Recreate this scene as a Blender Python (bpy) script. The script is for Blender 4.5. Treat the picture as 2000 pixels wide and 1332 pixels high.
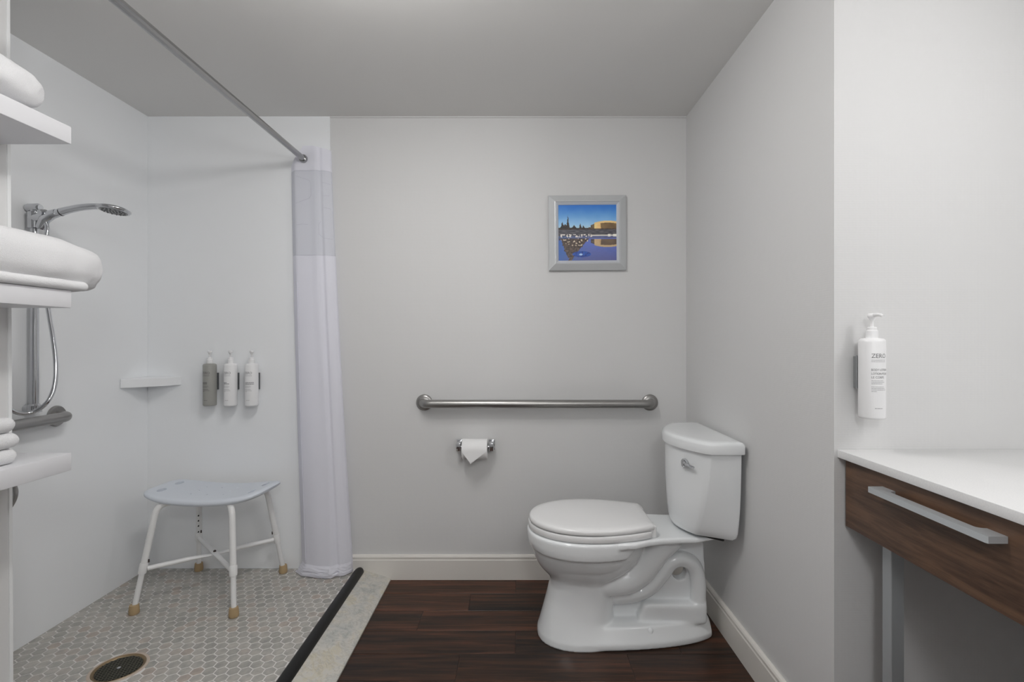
import bpy, bmesh, math, random
import numpy as np
from mathutils import Vector, Matrix, noise
random.seed(7)
PI = math.pi
S = bpy.context.scene
COL = S.collection
for o in list(bpy.data.objects):
    bpy.data.objects.remove(o)

# ------------------------------------------------------------------ camera, world, lights, exposure
cd = bpy.data.cameras.new('camera'); cam = bpy.data.objects.new('camera', cd); COL.objects.link(cam)
cam.location = (0, 0, 1.131); cam.rotation_euler = (PI/2, 0, 0)
cd.sensor_width = 36; cd.lens = 987/2000*36; cd.shift_x = -0.0055; cd.shift_y = -0.001
cd.clip_start = 0.02; cd.clip_end = 50
S.camera = cam
w = bpy.data.worlds.new('world'); S.world = w; w.use_nodes = True
w.node_tree.nodes['Background'].inputs[0].default_value = (0.80, 0.86, 0.95, 1)
w.node_tree.nodes['Background'].inputs[1].default_value = 0.30
def area(name, loc, target, size, power, col=(1, 1, 1), shape='DISK', size_y=None, spread=PI):
    l = bpy.data.lights.new(name, 'AREA'); l.energy = power; l.color = col; l.shape = shape; l.size = size
    if size_y: l.size_y = size_y
    l.spread = spread
    o = bpy.data.objects.new(name, l); COL.objects.link(o); o.location = loc
    o.rotation_euler = (Vector(target)-Vector(loc)).to_track_quat('-Z', 'Y').to_euler()
    return o
def bulb(name, loc, r, power, col=(1, 1, 1)):
    l = bpy.data.lights.new(name, 'POINT'); l.energy = power; l.color = col; l.shadow_soft_size = r
    o = bpy.data.objects.new(name, l); COL.objects.link(o); o.location = loc; return o
bulb('bathroom_globe_lamp', (-0.36, 1.04, 2.04), 0.045, 12.8, (1.0, 0.985, 0.97))
area('bathroom_ceiling_lamp', (-0.30, 1.30, 2.16), (-0.30, 1.30, 0), 0.26, 4.0, (1.0, 0.985, 0.97))
area('vanity_wall_lamp', (1.36, 0.48, 1.86), (0.2, 0.9, 1.1), 0.12, 6.2, (1.0, 0.985, 0.98), 'RECTANGLE', 0.7)
bulb('added_frontal_fill', (0.20, -0.45, 1.74), 0.12, 18.5, (0.985, 0.99, 1.0))  # added fill behind the camera to even out the light, not a known fixture
S.view_settings.view_transform = 'Standard'; S.view_settings.look = 'None'
S.view_settings.gamma = 1; S.view_settings.use_curve_mapping = False
S.view_settings.exposure = 0.06
S.cycles.max_bounces = 10; S.cycles.diffuse_bounces = 6; S.cycles.transparent_max_bounces = 12
S.cycles.caustics_reflective = False; S.cycles.caustics_refractive = False

# ------------------------------------------------------------------ materials
def srgb(r, g, b):
    f = lambda c: c/12.92 if c <= 0.04045 else ((c+0.055)/1.055)**2.4
    return (f(r/255), f(g/255), f(b/255), 1)
def mat(name, col, rough=0.5, metal=0.0, spec=None, coat=0.0, bump=None, aniso=0.0):
    m = bpy.data.materials.new(name); m.use_nodes = True
    nt = m.node_tree; p = nt.nodes['Principled BSDF']
    p.inputs['Base Color'].default_value = col if len(col) == 4 else (*col, 1)
    p.inputs['Roughness'].default_value = rough; p.inputs['Metallic'].default_value = metal
    if spec is not None: p.inputs['Specular IOR Level'].default_value = spec
    p.inputs['Coat Weight'].default_value = coat
    if bump:
        scale, strength, dist, detail = bump
        n = nt.nodes.new('ShaderNodeTexNoise'); n.inputs['Scale'].default_value = scale; n.inputs['Detail'].default_value = detail
        g = nt.nodes.new('ShaderNodeNewGeometry'); nt.links.new(g.outputs['Position'], n.inputs['Vector'])
        b = nt.nodes.new('ShaderNodeBump'); b.inputs['Strength'].default_value = strength; b.inputs['Distance'].default_value = dist
        nt.links.new(n.outputs['Fac'], b.inputs['Height']); nt.links.new(b.outputs['Normal'], p.inputs['Normal'])
    return m
class NT:
    def __init__(s, m): s.nt = m.node_tree; s.p = s.nt.nodes['Principled BSDF']
    def n(s, t, **kw):
        x = s.nt.nodes.new(t)
        for k, v in kw.items(): setattr(x, k, v)
        return x
    def l(s, a, b): s.nt.links.new(a, b)
    def math(s, op, a, b=None):
        x = s.n('ShaderNodeMath', operation=op)
        for i, v in enumerate((a, b)):
            if v is None: continue
            if isinstance(v, (int, float)): x.inputs[i].default_value = v
            else: s.l(v, x.inputs[i])
        return x.outputs[0]
    def ramp(s, fac, stops):
        r = s.n('ShaderNodeValToRGB'); e = r.color_ramp.elements
        while len(e) < len(stops): e.new(0.5)
        for el, (p, c) in zip(e, stops): el.position = p; el.color = c
        s.l(fac, r.inputs[0]); return r.outputs[0]

def wallpaper(name, col, pitch=0.0072, strength=0.26):
    m = mat(name, col, 0.55, spec=0.35); t = NT(m)
    g = t.n('ShaderNodeNewGeometry'); sp = t.n('ShaderNodeSeparateXYZ'); t.l(g.outputs['Position'], sp.inputs[0])
    h = t.math('ADD', sp.outputs[0], sp.outputs[1])
    k = 2*PI/pitch
    a = t.math('SINE', t.math('MULTIPLY', t.math('ADD', h, t.math('MULTIPLY', sp.outputs[2], 0.6)), k))
    b = t.math('SINE', t.math('MULTIPLY', t.math('SUBTRACT', h, t.math('MULTIPLY', sp.outputs[2], 0.6)), k))
    wv = t.math('MULTIPLY', a, b)
    nz = t.n('ShaderNodeTexNoise'); nz.inputs['Scale'].default_value = 55; nz.inputs['Detail'].default_value = 2
    t.l(g.outputs['Position'], nz.inputs['Vector'])
    s = t.math('ADD', t.math('MULTIPLY', wv, 0.10), t.math('MULTIPLY', nz.outputs['Fac'], 0.9))
    bp = t.n('ShaderNodeBump'); bp.inputs['Strength'].default_value = strength; bp.inputs['Distance'].default_value = 0.0012
    t.l(s, bp.inputs['Height']); t.l(bp.outputs['Normal'], t.p.inputs['Normal'])
    return m
M = {}
M['wall'] = wallpaper('embossed_wallpaper', (0.67, 0.669, 0.667))
M['ceiling'] = mat('ceiling_paint', (0.73, 0.725, 0.71), 0.8, spec=0.2)
M['panel'] = mat('shower_panel', (0.865, 0.88, 0.895), 0.32, spec=0.45)
def panel_grooves(m):
    t = NT(m); g = t.n('ShaderNodeNewGeometry'); sp = t.n('ShaderNodeSeparateXYZ'); t.l(g.outputs['Position'], sp.inputs[0])
    def groove(c, pitch):
        f = t.math('FRACT', t.math('DIVIDE', c, pitch)); d = t.math('ABSOLUTE', t.math('SUBTRACT', f, 0.5))
        return t.math('LESS_THAN', d, 0.0025/pitch)
    hx = t.math('ADD', sp.outputs[0], sp.outputs[1])
    s = t.math('MAXIMUM', groove(hx, 0.305), groove(sp.outputs[2], 0.152))
    b = t.n('ShaderNodeBump'); b.inputs['Strength'].default_value = 0.10; b.inputs['Distance'].default_value = -0.0008
    t.l(s, b.inputs['Height']); t.l(b.outputs['Normal'], t.p.inputs['Normal'])
panel_grooves(M['panel'])
M['trim'] = mat('cream_baseboard', (0.76, 0.735, 0.69), 0.4)
M['whitetrim'] = mat('white_corner_bead', (0.80, 0.81, 0.81), 0.35)
M['grout'] = mat('pale_grout', (0.70, 0.685, 0.66), 0.85)
M['darkgrout'] = mat('brown_grout', (0.055, 0.035, 0.026), 0.7)
M['porcelain'] = mat('white_porcelain', (0.82, 0.84, 0.85), 0.09, spec=0.5, coat=0.3)
M['seat'] = mat('white_seat_plastic', (0.80, 0.80, 0.80), 0.22, spec=0.5)
M['gap'] = mat('dark_rubber_gasket', (0.02, 0.02, 0.02), 0.7)
M['chrome'] = mat('polished_chrome', (0.60, 0.61, 0.63), 0.08, 1.0)
M['brushed'] = mat('brushed_stainless', (0.37, 0.362, 0.352), 0.36, 1.0)
M['rod'] = mat('satin_nickel_rod', (0.40, 0.40, 0.40), 0.24, 1.0)
M['alu'] = mat('satin_aluminium', (0.56, 0.59, 0.61), 0.36, 0.35)
M['leg'] = mat('grey_metal_leg', (0.46, 0.485, 0.50), 0.34, 0.5)
M['black'] = mat('black_rubber', (0.006, 0.006, 0.006), 0.42, spec=0.35)
M['plaswhite'] = mat('white_bottle_plastic', (0.83, 0.83, 0.835), 0.33)
M['plasgrey'] = mat('taupe_bottle_plastic', (0.34, 0.34, 0.315), 0.35)
M['bracket'] = mat('dark_grey_bracket', (0.10, 0.105, 0.11), 0.4)
M['bracketgrey'] = mat('mid_grey_bracket', (0.24, 0.25, 0.255), 0.4)
M['ink'] = mat('label_ink', (0.20, 0.20, 0.205), 0.6)
M['inkpale'] = mat('pale_label_ink', (0.42, 0.42, 0.43), 0.6)
M['inkdark'] = mat('dark_label_ink', (0.10, 0.10, 0.095), 0.6)
M['shelf'] = mat('white_lacquer_shelf', (0.72, 0.72, 0.74), 0.35)
M['towel'] = mat('white_terry', (0.84, 0.84, 0.85), 0.95, spec=0.1, bump=(800, 0.9, 0.0022, 3))
M['paper'] = mat('toilet_tissue', (0.86, 0.86, 0.86), 0.9, spec=0.1, bump=(160, 0.2, 0.001, 2))
M['card'] = mat('cardboard_core', (0.16, 0.12, 0.09), 0.9)
M['stoolseat'] = mat('pale_blue_grey_plastic', (0.66, 0.70, 0.76), 0.38, bump=(260, 0.12, 0.001, 2))
M['stoolleg'] = mat('white_enamel_tube', (0.80, 0.80, 0.795), 0.3)
M['rust'] = mat('rusty_bolt', (0.05, 0.035, 0.03), 0.7)
M['hole'] = mat('dark_hole', (0.006, 0.006, 0.006), 0.9)
M['tip'] = mat('tan_rubber_tip', (0.43, 0.31, 0.17), 0.6, bump=(120, 0.5, 0.002, 3))
M['frame'] = mat('pewter_picture_frame', (0.56, 0.575, 0.585), 0.40, 0.15)
M['matboard'] = mat('pale_frame_lip', (0.60, 0.62, 0.655), 0.4, 0.1)
M['quartz'] = mat('white_quartz', (0.80, 0.80, 0.80), 0.22)
def speckle(m):
    t = NT(m); g = t.n('ShaderNodeNewGeometry')
    v = t.n('ShaderNodeTexNoise'); v.inputs['Scale'].default_value = 420; v.inputs['Detail'].default_value = 1
    t.l(g.outputs['Position'], v.inputs['Vector'])
    c = t.ramp(v.outputs['Fac'], [(0.0, (0.70, 0.71, 0.715, 1)), (0.36, (0.785, 0.788, 0.79, 1)), (0.6, (0.82, 0.82, 0.82, 1))])
    t.l(c, t.p.inputs['Base Color'])
speckle(M['quartz'])
def fabric(name, col, sheer=0.0):
    m = mat(name, col, 0.75, spec=0.15)
    t = NT(m)
    out = [n for n in t.nt.nodes if n.type == 'OUTPUT_MATERIAL'][0]
    tl = t.n('ShaderNodeBsdfTranslucent'); tl.inputs[0].default_value = (*col, 1)
    mx = t.n('ShaderNodeMixShader'); mx.inputs[0].default_value = 0.25
    t.l(t.p.outputs[0], mx.inputs[1]); t.l(tl.outputs[0], mx.inputs[2])
    last = mx.outputs[0]
    if sheer:
        tr = t.n('ShaderNodeBsdfTransparent'); m2 = t.n('ShaderNodeMixShader'); m2.inputs[0].default_value = sheer
        t.l(last, m2.inputs[1]); t.l(tr.outputs[0], m2.inputs[2]); last = m2.outputs[0]
    t.l(last, out.inputs['Surface'])
    return m
M['curtain'] = fabric('white_curtain_cloth', (0.88, 0.88, 0.95))
M['sheer'] = fabric('sheer_curtain_mesh', (0.80, 0.81, 0.87), 0.12)
M['stitch'] = mat('curtain_grey_stitching', (0.56, 0.56, 0.62), 0.8)

def wood(name, stops, scale=(1.0, 1.0, 1.0), axis=0, rough=0.3, spec=0.5, island=True, streak=16.0):
    m = mat(name, (0.1, 0.05, 0.03), rough, spec=spec); t = NT(m)
    g = t.n('ShaderNodeNewGeometry'); oi = t.n('ShaderNodeObjectInfo')
    mp = t.n('ShaderNodeMapping'); t.l(g.outputs['Position'], mp.inputs[0])
    mp.inputs['Scale'].default_value = scale
    off = t.n('ShaderNodeCombineXYZ')
    for i in range(3): t.l(t.math('MULTIPLY', oi.outputs['Random'], 17.3+9*i), off.inputs[i])
    t.l(off.outputs[0], mp.inputs['Location'])
    n1 = t.n('ShaderNodeTexNoise'); n1.inputs['Scale'].default_value = streak; n1.inputs['Detail'].default_value = 6; n1.inputs['Roughness'].default_value = 0.62
    n1.inputs['Distortion'].default_value = 0.4
    t.l(mp.outputs[0], n1.inputs['Vector'])
    n2 = t.n('ShaderNodeTexNoise'); n2.inputs['Scale'].default_value = streak*0.22; n2.inputs['Detail'].default_value = 2
    t.l(mp.outputs[0], n2.inputs['Vector'])
    f = t.math('ADD', t.math('MULTIPLY', n1.outputs['Fac'], 0.6), t.math('MULTIPLY', n2.outputs['Fac'], 0.45))
    f = t.math('ADD', f, t.math('MULTIPLY', t.math('SUBTRACT', oi.outputs['Random'], 0.5), 0.10))
    c = t.ramp(f, stops); t.l(c, t.p.inputs['Base Color'])
    b = t.n('ShaderNodeBump'); b.inputs['Strength'].default_value = 0.12; b.inputs['Distance'].default_value = 0.0006
    t.l(n1.outputs['Fac'], b.inputs['Height']); t.l(b.outputs['Normal'], t.p.inputs['Normal'])
    return m
M['plank'] = wood('dark_walnut_plank_tile', [(0.33, (0.012, 0.0095, 0.009, 1)), (0.44, (0.030, 0.019, 0.014, 1)), (0.54, (0.060, 0.029, 0.018, 1)), (0.64, (0.118, 0.048, 0.028, 1))],
                  scale=(0.75, 13.0, 1.0), rough=0.30, spec=0.22, streak=5.0)
M['walnut'] = wood('walnut_veneer', [(0.36, (0.022, 0.012, 0.008, 1)), (0.47, (0.056, 0.029, 0.018, 1)), (0.56, (0.088, 0.047, 0.028, 1)), (0.68, (0.14, 0.075, 0.043, 1))],
                   scale=(1.0, 1.1, 14.0), rough=0.42, streak=8.0)
def marble(name):
    m = mat(name, (0.5, 0.5, 0.45), 0.22); t = NT(m); g = t.n('ShaderNodeNewGeometry')
    n = t.n('ShaderNodeTexNoise'); n.inputs['Scale'].default_value = 10; n.inputs['Detail'].default_value = 9; n.inputs['Roughness'].default_value = 0.68; n.inputs['Distortion'].default_value = 0.5
    t.l(g.outputs['Position'], n.inputs['Vector'])
    c = t.ramp(n.outputs['Fac'], [(0.28, (0.36, 0.37, 0.36, 1)), (0.42, (0.52, 0.52, 0.49, 1)), (0.52, (0.60, 0.58, 0.53, 1)), (0.60, (0.58, 0.54, 0.43, 1)), (0.66, (0.54, 0.53, 0.49, 1)), (0.78, (0.44, 0.36, 0.24, 1))])
    n2 = t.n('ShaderNodeTexNoise'); n2.inputs['Scale'].default_value = 22; n2.inputs['Detail'].default_value = 9; n2.inputs['Roughness'].default_value = 0.7; n2.inputs['Distortion'].default_value = 0.6
    t.l(g.outputs['Position'], n2.inputs['Vector'])
    v = t.math('ABSOLUTE', t.math('SUBTRACT', n2.outputs['Fac'], 0.5))
    veins = t.ramp(v, [(0.0, (0.52, 0.50, 0.46, 1)), (0.035, (1, 1, 1, 1))])
    mx = t.n('ShaderNodeMix', data_type='RGBA', blend_type='MULTIPLY'); mx.inputs[0].default_value = 0.38
    t.l(c, mx.inputs[6]); t.l(veins, mx.inputs[7]); t.l(mx.outputs[2], t.p.inputs['Base Color'])
    return m
M['marble'] = marble('cream_veined_marble')
def hextile(name):
    m = mat(name, (0.4, 0.4, 0.37), 0.45); t = NT(m)
    g = t.n('ShaderNodeNewGeometry'); oi = t.n('ShaderNodeObjectInfo')
    r = t.math('FRACT', t.math('ADD', g.outputs['Random Per Island'], t.math('MULTIPLY', oi.outputs['Random'], 7.77)))
    c = t.ramp(r, [(0.0, (0.37, 0.362, 0.335, 1)), (0.45, (0.42, 0.408, 0.38, 1)), (0.83, (0.45, 0.432, 0.40, 1)), (0.94, (0.44, 0.395, 0.355, 1)), (1.0, (0.42, 0.365, 0.32, 1))])
    n = t.n('ShaderNodeTexNoise'); n.inputs['Scale'].default_value = 45; n.inputs['Detail'].default_value = 5
    t.l(g.outputs['Position'], n.inputs['Vector'])
    c2 = t.ramp(n.outputs['Fac'], [(0.3, (0.80, 0.80, 0.80, 1)), (0.7, (1.10, 1.09, 1.07, 1))])
    mx = t.n('ShaderNodeMix', data_type='RGBA', blend_type='MULTIPLY'); mx.inputs[0].default_value = 1.0
    t.l(c, mx.inputs[6]); t.l(c2, mx.inputs[7]); t.l(mx.outputs[2], t.p.inputs['Base Color'])
    return m
M['hex'] = hextile('grey_stone_hexagon')
M['brass'] = mat('aged_brass_drain', (0.30, 0.22, 0.13), 0.42, 0.7)
M['mesh'] = mat('dark_drain_strainer', (0.13, 0.125, 0.10), 0.4, 0.7)
M['sealant'] = mat('stained_drain_grout', (0.50, 0.42, 0.35), 0.8)

# ------------------------------------------------------------------ object helpers
W = {}
def empty(name, loc, label, cat, group=None):
    o = bpy.data.objects.new(name, None); COL.objects.link(o); o.location = loc; o.empty_display_size = 0.05
    W[o.name] = Vector(loc); o['label'] = label; o['category'] = cat
    if group: o['group'] = group
    return o
def obj(name, bm, m, parent=None, origin=None, smooth=40, label=None, cat=None, group=None, kind=None):
    """link a bmesh given in WORLD coordinates as one object; its origin is moved to `origin` (or its parent's origin)"""
    base = W[parent.name] if parent else Vector((0, 0, 0))
    org = Vector(origin) if origin is not None else base.copy()
    bmesh.ops.translate(bm, verts=bm.verts, vec=-org)
    me = bpy.data.meshes.new(name); bm.to_mesh(me); bm.free()
    ms = m if isinstance(m, (list, tuple)) else [m]
    for x in ms: me.materials.append(x)
    if smooth:
        me.shade_smooth(); me.set_sharp_from_angle(angle=math.radians(smooth))
    o = bpy.data.objects.new(name, me); COL.objects.link(o)
    if parent: o.parent = parent
    o.location = org-base; W[o.name] = org
    for k, v in (('label', label), ('category', cat), ('group', group), ('kind', kind)):
        if v: o[k] = v
    return o
def B(): return bmesh.new()
def add_box(bm, a, b, bevel=0.0, seg=2, mi=0):
    r = bmesh.ops.create_cube(bm, size=1.0)
    vs = r['verts']
    for v in vs:
        v.co = Vector([(a[i]+b[i])/2+v.co[i]*(b[i]-a[i]) for i in range(3)])
    fs = {f for v in vs for f in v.link_faces}
    for f in fs: f.material_index = mi
    if bevel:
        es = list({e for v in vs for e in v.link_edges})
        bmesh.ops.bevel(bm, geom=es, offset=bevel, segments=seg, affect='EDGES', profile=0.5)
    return bm
def box(a, b, bevel=0.0, seg=2): return add_box(B(), a, b, bevel, seg)
def frames(pts):
    n = len(pts); T = []
    for i in range(n):
        t = (pts[min(i+1, n-1)]-pts[max(i-1, 0)]); T.append(t.normalized())
    ref = Vector((0, 0, 1)) if abs(T[0].z) < 0.9 else Vector((1, 0, 0))
    u = T[0].cross(ref).normalized(); U = [u]
    for i in range(1, n):
        u = U[-1]-T[i]*U[-1].dot(T[i]); U.append(u.normalized())
    return T, U
def add_tube(bm, pts, r, seg=12, caps=True, mi=0):
    pts = [Vector(p) for p in pts]; T, U = frames(pts); rings = []
    for i, p in enumerate(pts):
        rr = r[i] if isinstance(r, (list, tuple)) else r
        v = T[i].cross(U[i])
        rings.append([bm.verts.new(p+(U[i]*math.cos(2*PI*k/seg)+v*math.sin(2*PI*k/seg))*rr) for k in range(seg)])
    for a, b in zip(rings, rings[1:]):
        for k in range(seg):
            f = bm.faces.new((a[k], a[(k+1) % seg], b[(k+1) % seg], b[k])); f.material_index = mi
    if caps:
        f = bm.faces.new(rings[0][::-1]); f.material_index = mi
        f = bm.faces.new(rings[-1]); f.material_index = mi
    return bm
def tube(pts, r, seg=12, caps=True): return add_tube(B(), pts, r, seg, caps)
def spline(pts, n=8):
    """Catmull-Rom through the points"""
    P = [Vector(p) for p in pts]; P = [2*P[0]-P[1]]+P+[2*P[-1]-P[-2]]; out = []
    for i in range(1, len(P)-2):
        for k in range(n):
            t = k/n; a, b, c, d = P[i-1:i+3]
            out.append(0.5*((2*b)+(c-a)*t+(2*a-5*b+4*c-d)*t*t+(3*b-a-3*c+d)*t**3))
    out.append(P[-2]); return out
def fillet(pts, r, n=6):
    """polyline with its corners rounded"""
    P = [Vector(p) for p in pts]; out = [P[0]]
    for i in range(1, len(P)-1):
        a = (P[i-1]-P[i]).normalized(); b = (P[i+1]-P[i]).normalized()
        p0, p2 = P[i]+a*r, P[i]+b*r
        for k in range(n+1):
            t = k/n; out.append(p0*(1-t)**2+P[i]*2*t*(1-t)+p2*t*t)
    out.append(P[-1]); return out
def add_lathe(bm, prof, loc, axis='Z', seg=24, mi=0, flip=False):
    """prof: list of (radius, height) along axis"""
    ax = {'Z': (Vector((1, 0, 0)), Vector((0, 1, 0)), Vector((0, 0, 1))), 'X': (Vector((0, 1, 0)), Vector((0, 0, 1)), Vector((1, 0, 0))),
          'Y': (Vector((0, 0, 1)), Vector((1, 0, 0)), Vector((0, 1, 0)))}[axis] if isinstance(axis, str) else axis
    loc = Vector(loc); rings = []
    for r, h in prof:
        if r < 1e-6: rings.append([bm.verts.new(loc+ax[2]*h)])
        else: rings.append([bm.verts.new(loc+ax[2]*h+(ax[0]*math.cos(2*PI*k/seg)+ax[1]*math.sin(2*PI*k/seg))*r) for k in range(seg)])
    for a, b in zip(rings, rings[1:]):
        for k in range(seg):
            k2 = (k+1) % seg
            vs = (a[0], b[k2], b[k]) if len(a) == 1 else ((a[k], a[k2], b[0]) if len(b) == 1 else (a[k], a[k2], b[k2], b[k]))
            f = bm.faces.new(vs); f.material_index = mi
    if len(rings[0]) > 1: bm.faces.new(rings[0][::-1]).material_index = mi
    if len(rings[-1]) > 1: bm.faces.new(rings[-1]).material_index = mi
    return bm
def lathe(prof, loc, axis='Z', seg=24): return add_lathe(B(), prof, loc, axis, seg)
def add_loft(bm, rings, caps=True, close=True):
    R = [[bm.verts.new(p) for p in r] for r in rings]
    n = len(R[0])
    for a, b in zip(R, R[1:]):
        for k in range(n if close else n-1):
            bm.faces.new((a[k], a[(k+1) % n], b[(k+1) % n], b[k]))
    if caps:
        bm.faces.new(R[0][::-1]); bm.faces.new(R[-1])
    return bm
def add_prism(bm, poly, z0, z1, bevel=0.0, seg=2):
    add = add_loft(bm, [[Vector((x, y, z0)) for x, y in poly], [Vector((x, y, z1)) for x, y in poly]])
    return bm
def slab(outline, levels):
    """outline: function(inset)->list of (x,y); levels: list of (inset, z) from bottom to top"""
    return add_loft(B(), [[Vector((x, y, z)) for x, y in outline(i)] for i, z in levels])
def fixn(bm):
    bmesh.ops.recalc_face_normals(bm, faces=bm.faces); return bm

# ------------------------------------------------------------------ the room
YV = 1.275; YB = 2.395; XR = 0.7985; XL = -1.75; ZC = 2.189; ZS = 0.05   # back wall, right wall, shower wall, ceiling, shower floor level
def struct(name, bm, m, smooth=0): return obj(name, bm, m, smooth=smooth, kind='structure')
struct('wall_back', box((-1.9, YB, -0.05), (0.95, YB+0.1, 2.35)), M['wall'])
struct('wall_right', box((XR, YV, -0.05), (0.93, YB+0.1, 2.35)), M['wall'])
struct('wall_far_right', box((0.93, YV, -0.05), (1.55, 1.44, 2.35)), M['wall'])
struct('wall_near_right', box((1.45, -0.95, -0.05), (1.55, YV, 2.35)), M['wall'])
struct('wall_front', box((-1.9, -0.95, -0.05), (1.45, -0.85, 2.35)), M['wall'])
struct('wall_left', box((-1.9, 1.0, -0.05), (XL, YB, 2.35)), M['panel'])
bm = box((-1.9, -0.85, -0.05), (-1.4215, 1.408, 2.35))
for v in bm.verts:
    if v.co.x > -1.6 and v.co.z < 0: v.co.x = -1.4105
struct('wall_near_left', bm, M['wall'])
bm = box((-1.4245, 1.402, -0.02), (-1.4175, 1.4115, 2.189), 0.001)
for v in bm.verts:
    if v.co.z < 1: v.co.x += 0.0105
struct('trim_1', bm, M['whitetrim'])
struct('ceiling', box((-1.9, -0.95, ZC), (1.55, YB+0.1, ZC+0.1)), M['ceiling'])
struct('trim_2', box((XL, YB-0.005, ZS), (-0.888, YB, ZC), 0.001), M['panel'])     # white panel lining the shower end of the back wall
bm = box((-0.888, YB-0.006, ZC-0.006), (XR, YB, ZC))
struct('trim_3', bm, M['wall'])
# baseboards with a bead along the top
def baseboard(p0, p1, nrm, h=0.116):
    prof = [(0, 0), (0.014, 0), (0.014, 0.092), (0.011, 0.097), (0.0135, 0.100), (0.0135, 0.108), (0.010, 0.114), (0.004, h), (0, h)]
    p0, p1, nrm = Vector(p0), Vector(p1), Vector(nrm)
    return fixn(add_loft(B(), [[p+nrm*a+Vector((0, 0, z)) for a, z in prof] for p in (p0, p1)]))
struct('baseboard_back', baseboard((-0.80, YB, 0), (XR, YB, 0), (0, -1, 0)), M['trim'])
struct('baseboard_right', baseboard((XR, YV, 0), (XR, YB-0.0155, 0), (-1, 0, 0)), M['trim'])
struct('baseboard_far_right', baseboard((XR, YV, 0), (1.45, YV, 0), (0, -1, 0)), M['trim'])

# wooden plank-tile floor, plank by plank
floor = struct('floor', box((-1.42, -0.85, -0.05), (1.45, YB, -0.0025)), M['darkgrout'])
PW = 0.145
stag = [-0.008, -0.207, -0.393]
row = 0; y1 = YB-0.001
plank_mesh = {}
first_edge = 2.256
edges = [YB-0.001]+[first_edge-PW*i for i in range(0, 14)]
for row in range(len(edges)-1):
    ya, yb = edges[row+1], edges[row]
    xl = -0.603 if ya > 0.95 else -1.40
    xr = XR if ya > 1.20 else 1.44
    x = stag[row % 3]-3*0.6
    while x < xr:
        a, b = max(x, xl), min(x+0.6, xr)
        if b-a > 0.02:
            g = 0.0009
            dz = random.uniform(-0.0004, 0.0002)
            obj('plank', box((a+g, ya+g, -0.008), (b-g, yb-g, dz), 0.0007, 1), M['plank'], floor, origin=((a+b)/2, (ya+yb)/2, 0), smooth=0)
        x += 0.6

# marble threshold, rubber dam, shower floor
bm = B()
prof = [(-0.7225, -0.0025), (-0.597, -0.0025), (-0.597, 0.006), (-0.603, 0.010), (-0.7225, 0.046)]
add_loft(bm, [[Vector((x, y, z)) for x, z in prof] for y in (0.98, YB-0.015)])
obj('marble_threshold', fixn(bm), M['marble'], origin=(-0.66, 1.7, 0), smooth=0, label='sloping cream marble threshold strip between the wood floor and the shower', cat='threshold')
bm = B()
prof = [(-0.0225, 0), (0.0225, 0), (0.0225, 0.004), (0.019, 0.012), (0.011, 0.018), (0, 0.020), (-0.011, 0.018), (-0.019, 0.012), (-0.0225, 0.004)]
rr = []
for y, s in ((0.98, 1), (2.355, 1), (2.366, 0.92), (2.374, 0.72), (2.379, 0.4)):
    rr.append([Vector((-0.7405+x*s, y, ZS-0.004+z*(0.55+0.45*s))) for x, z in prof])
add_loft(bm, rr)
obj('rubber_water_dam', fixn(bm), M['black'], origin=(-0.7405, 1.7, ZS), smooth=50, label='long black rubber strip along the edge of the shower floor', cat='threshold')

DR = (-1.315, 1.667, 0.083)     # drain centre, radius
bm = B()
ring_ = [bm.verts.new((DR[0]+0.079*math.cos(2*PI*k/56), DR[1]+0.079*math.sin(2*PI*k/56), ZS-0.0009)) for k in range(56)]
rect_ = [bm.verts.new((x, y, ZS-0.0009)) for x, y in ((XL, 0.98), (-0.7225, 0.98), (-0.7225, YB-0.005), (XL, YB-0.005))]
es_ = [bm.edges.new((v[i], v[(i+1) % len(v)])) for v in (ring_, rect_) for i in range(len(v))]
bmesh.ops.triangle_fill(bm, use_beauty=True, edges=es_)
bmesh.ops.recalc_face_normals(bm, faces=bm.faces)
r_ = bmesh.ops.extrude_face_region(bm, geom=bm.faces[:])
for v in r_['geom']:
    if isinstance(v, bmesh.types.BMVert): v.co.z = -0.0025
sfloor = struct('floor.001', fixn(bm), M['grout'])
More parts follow.
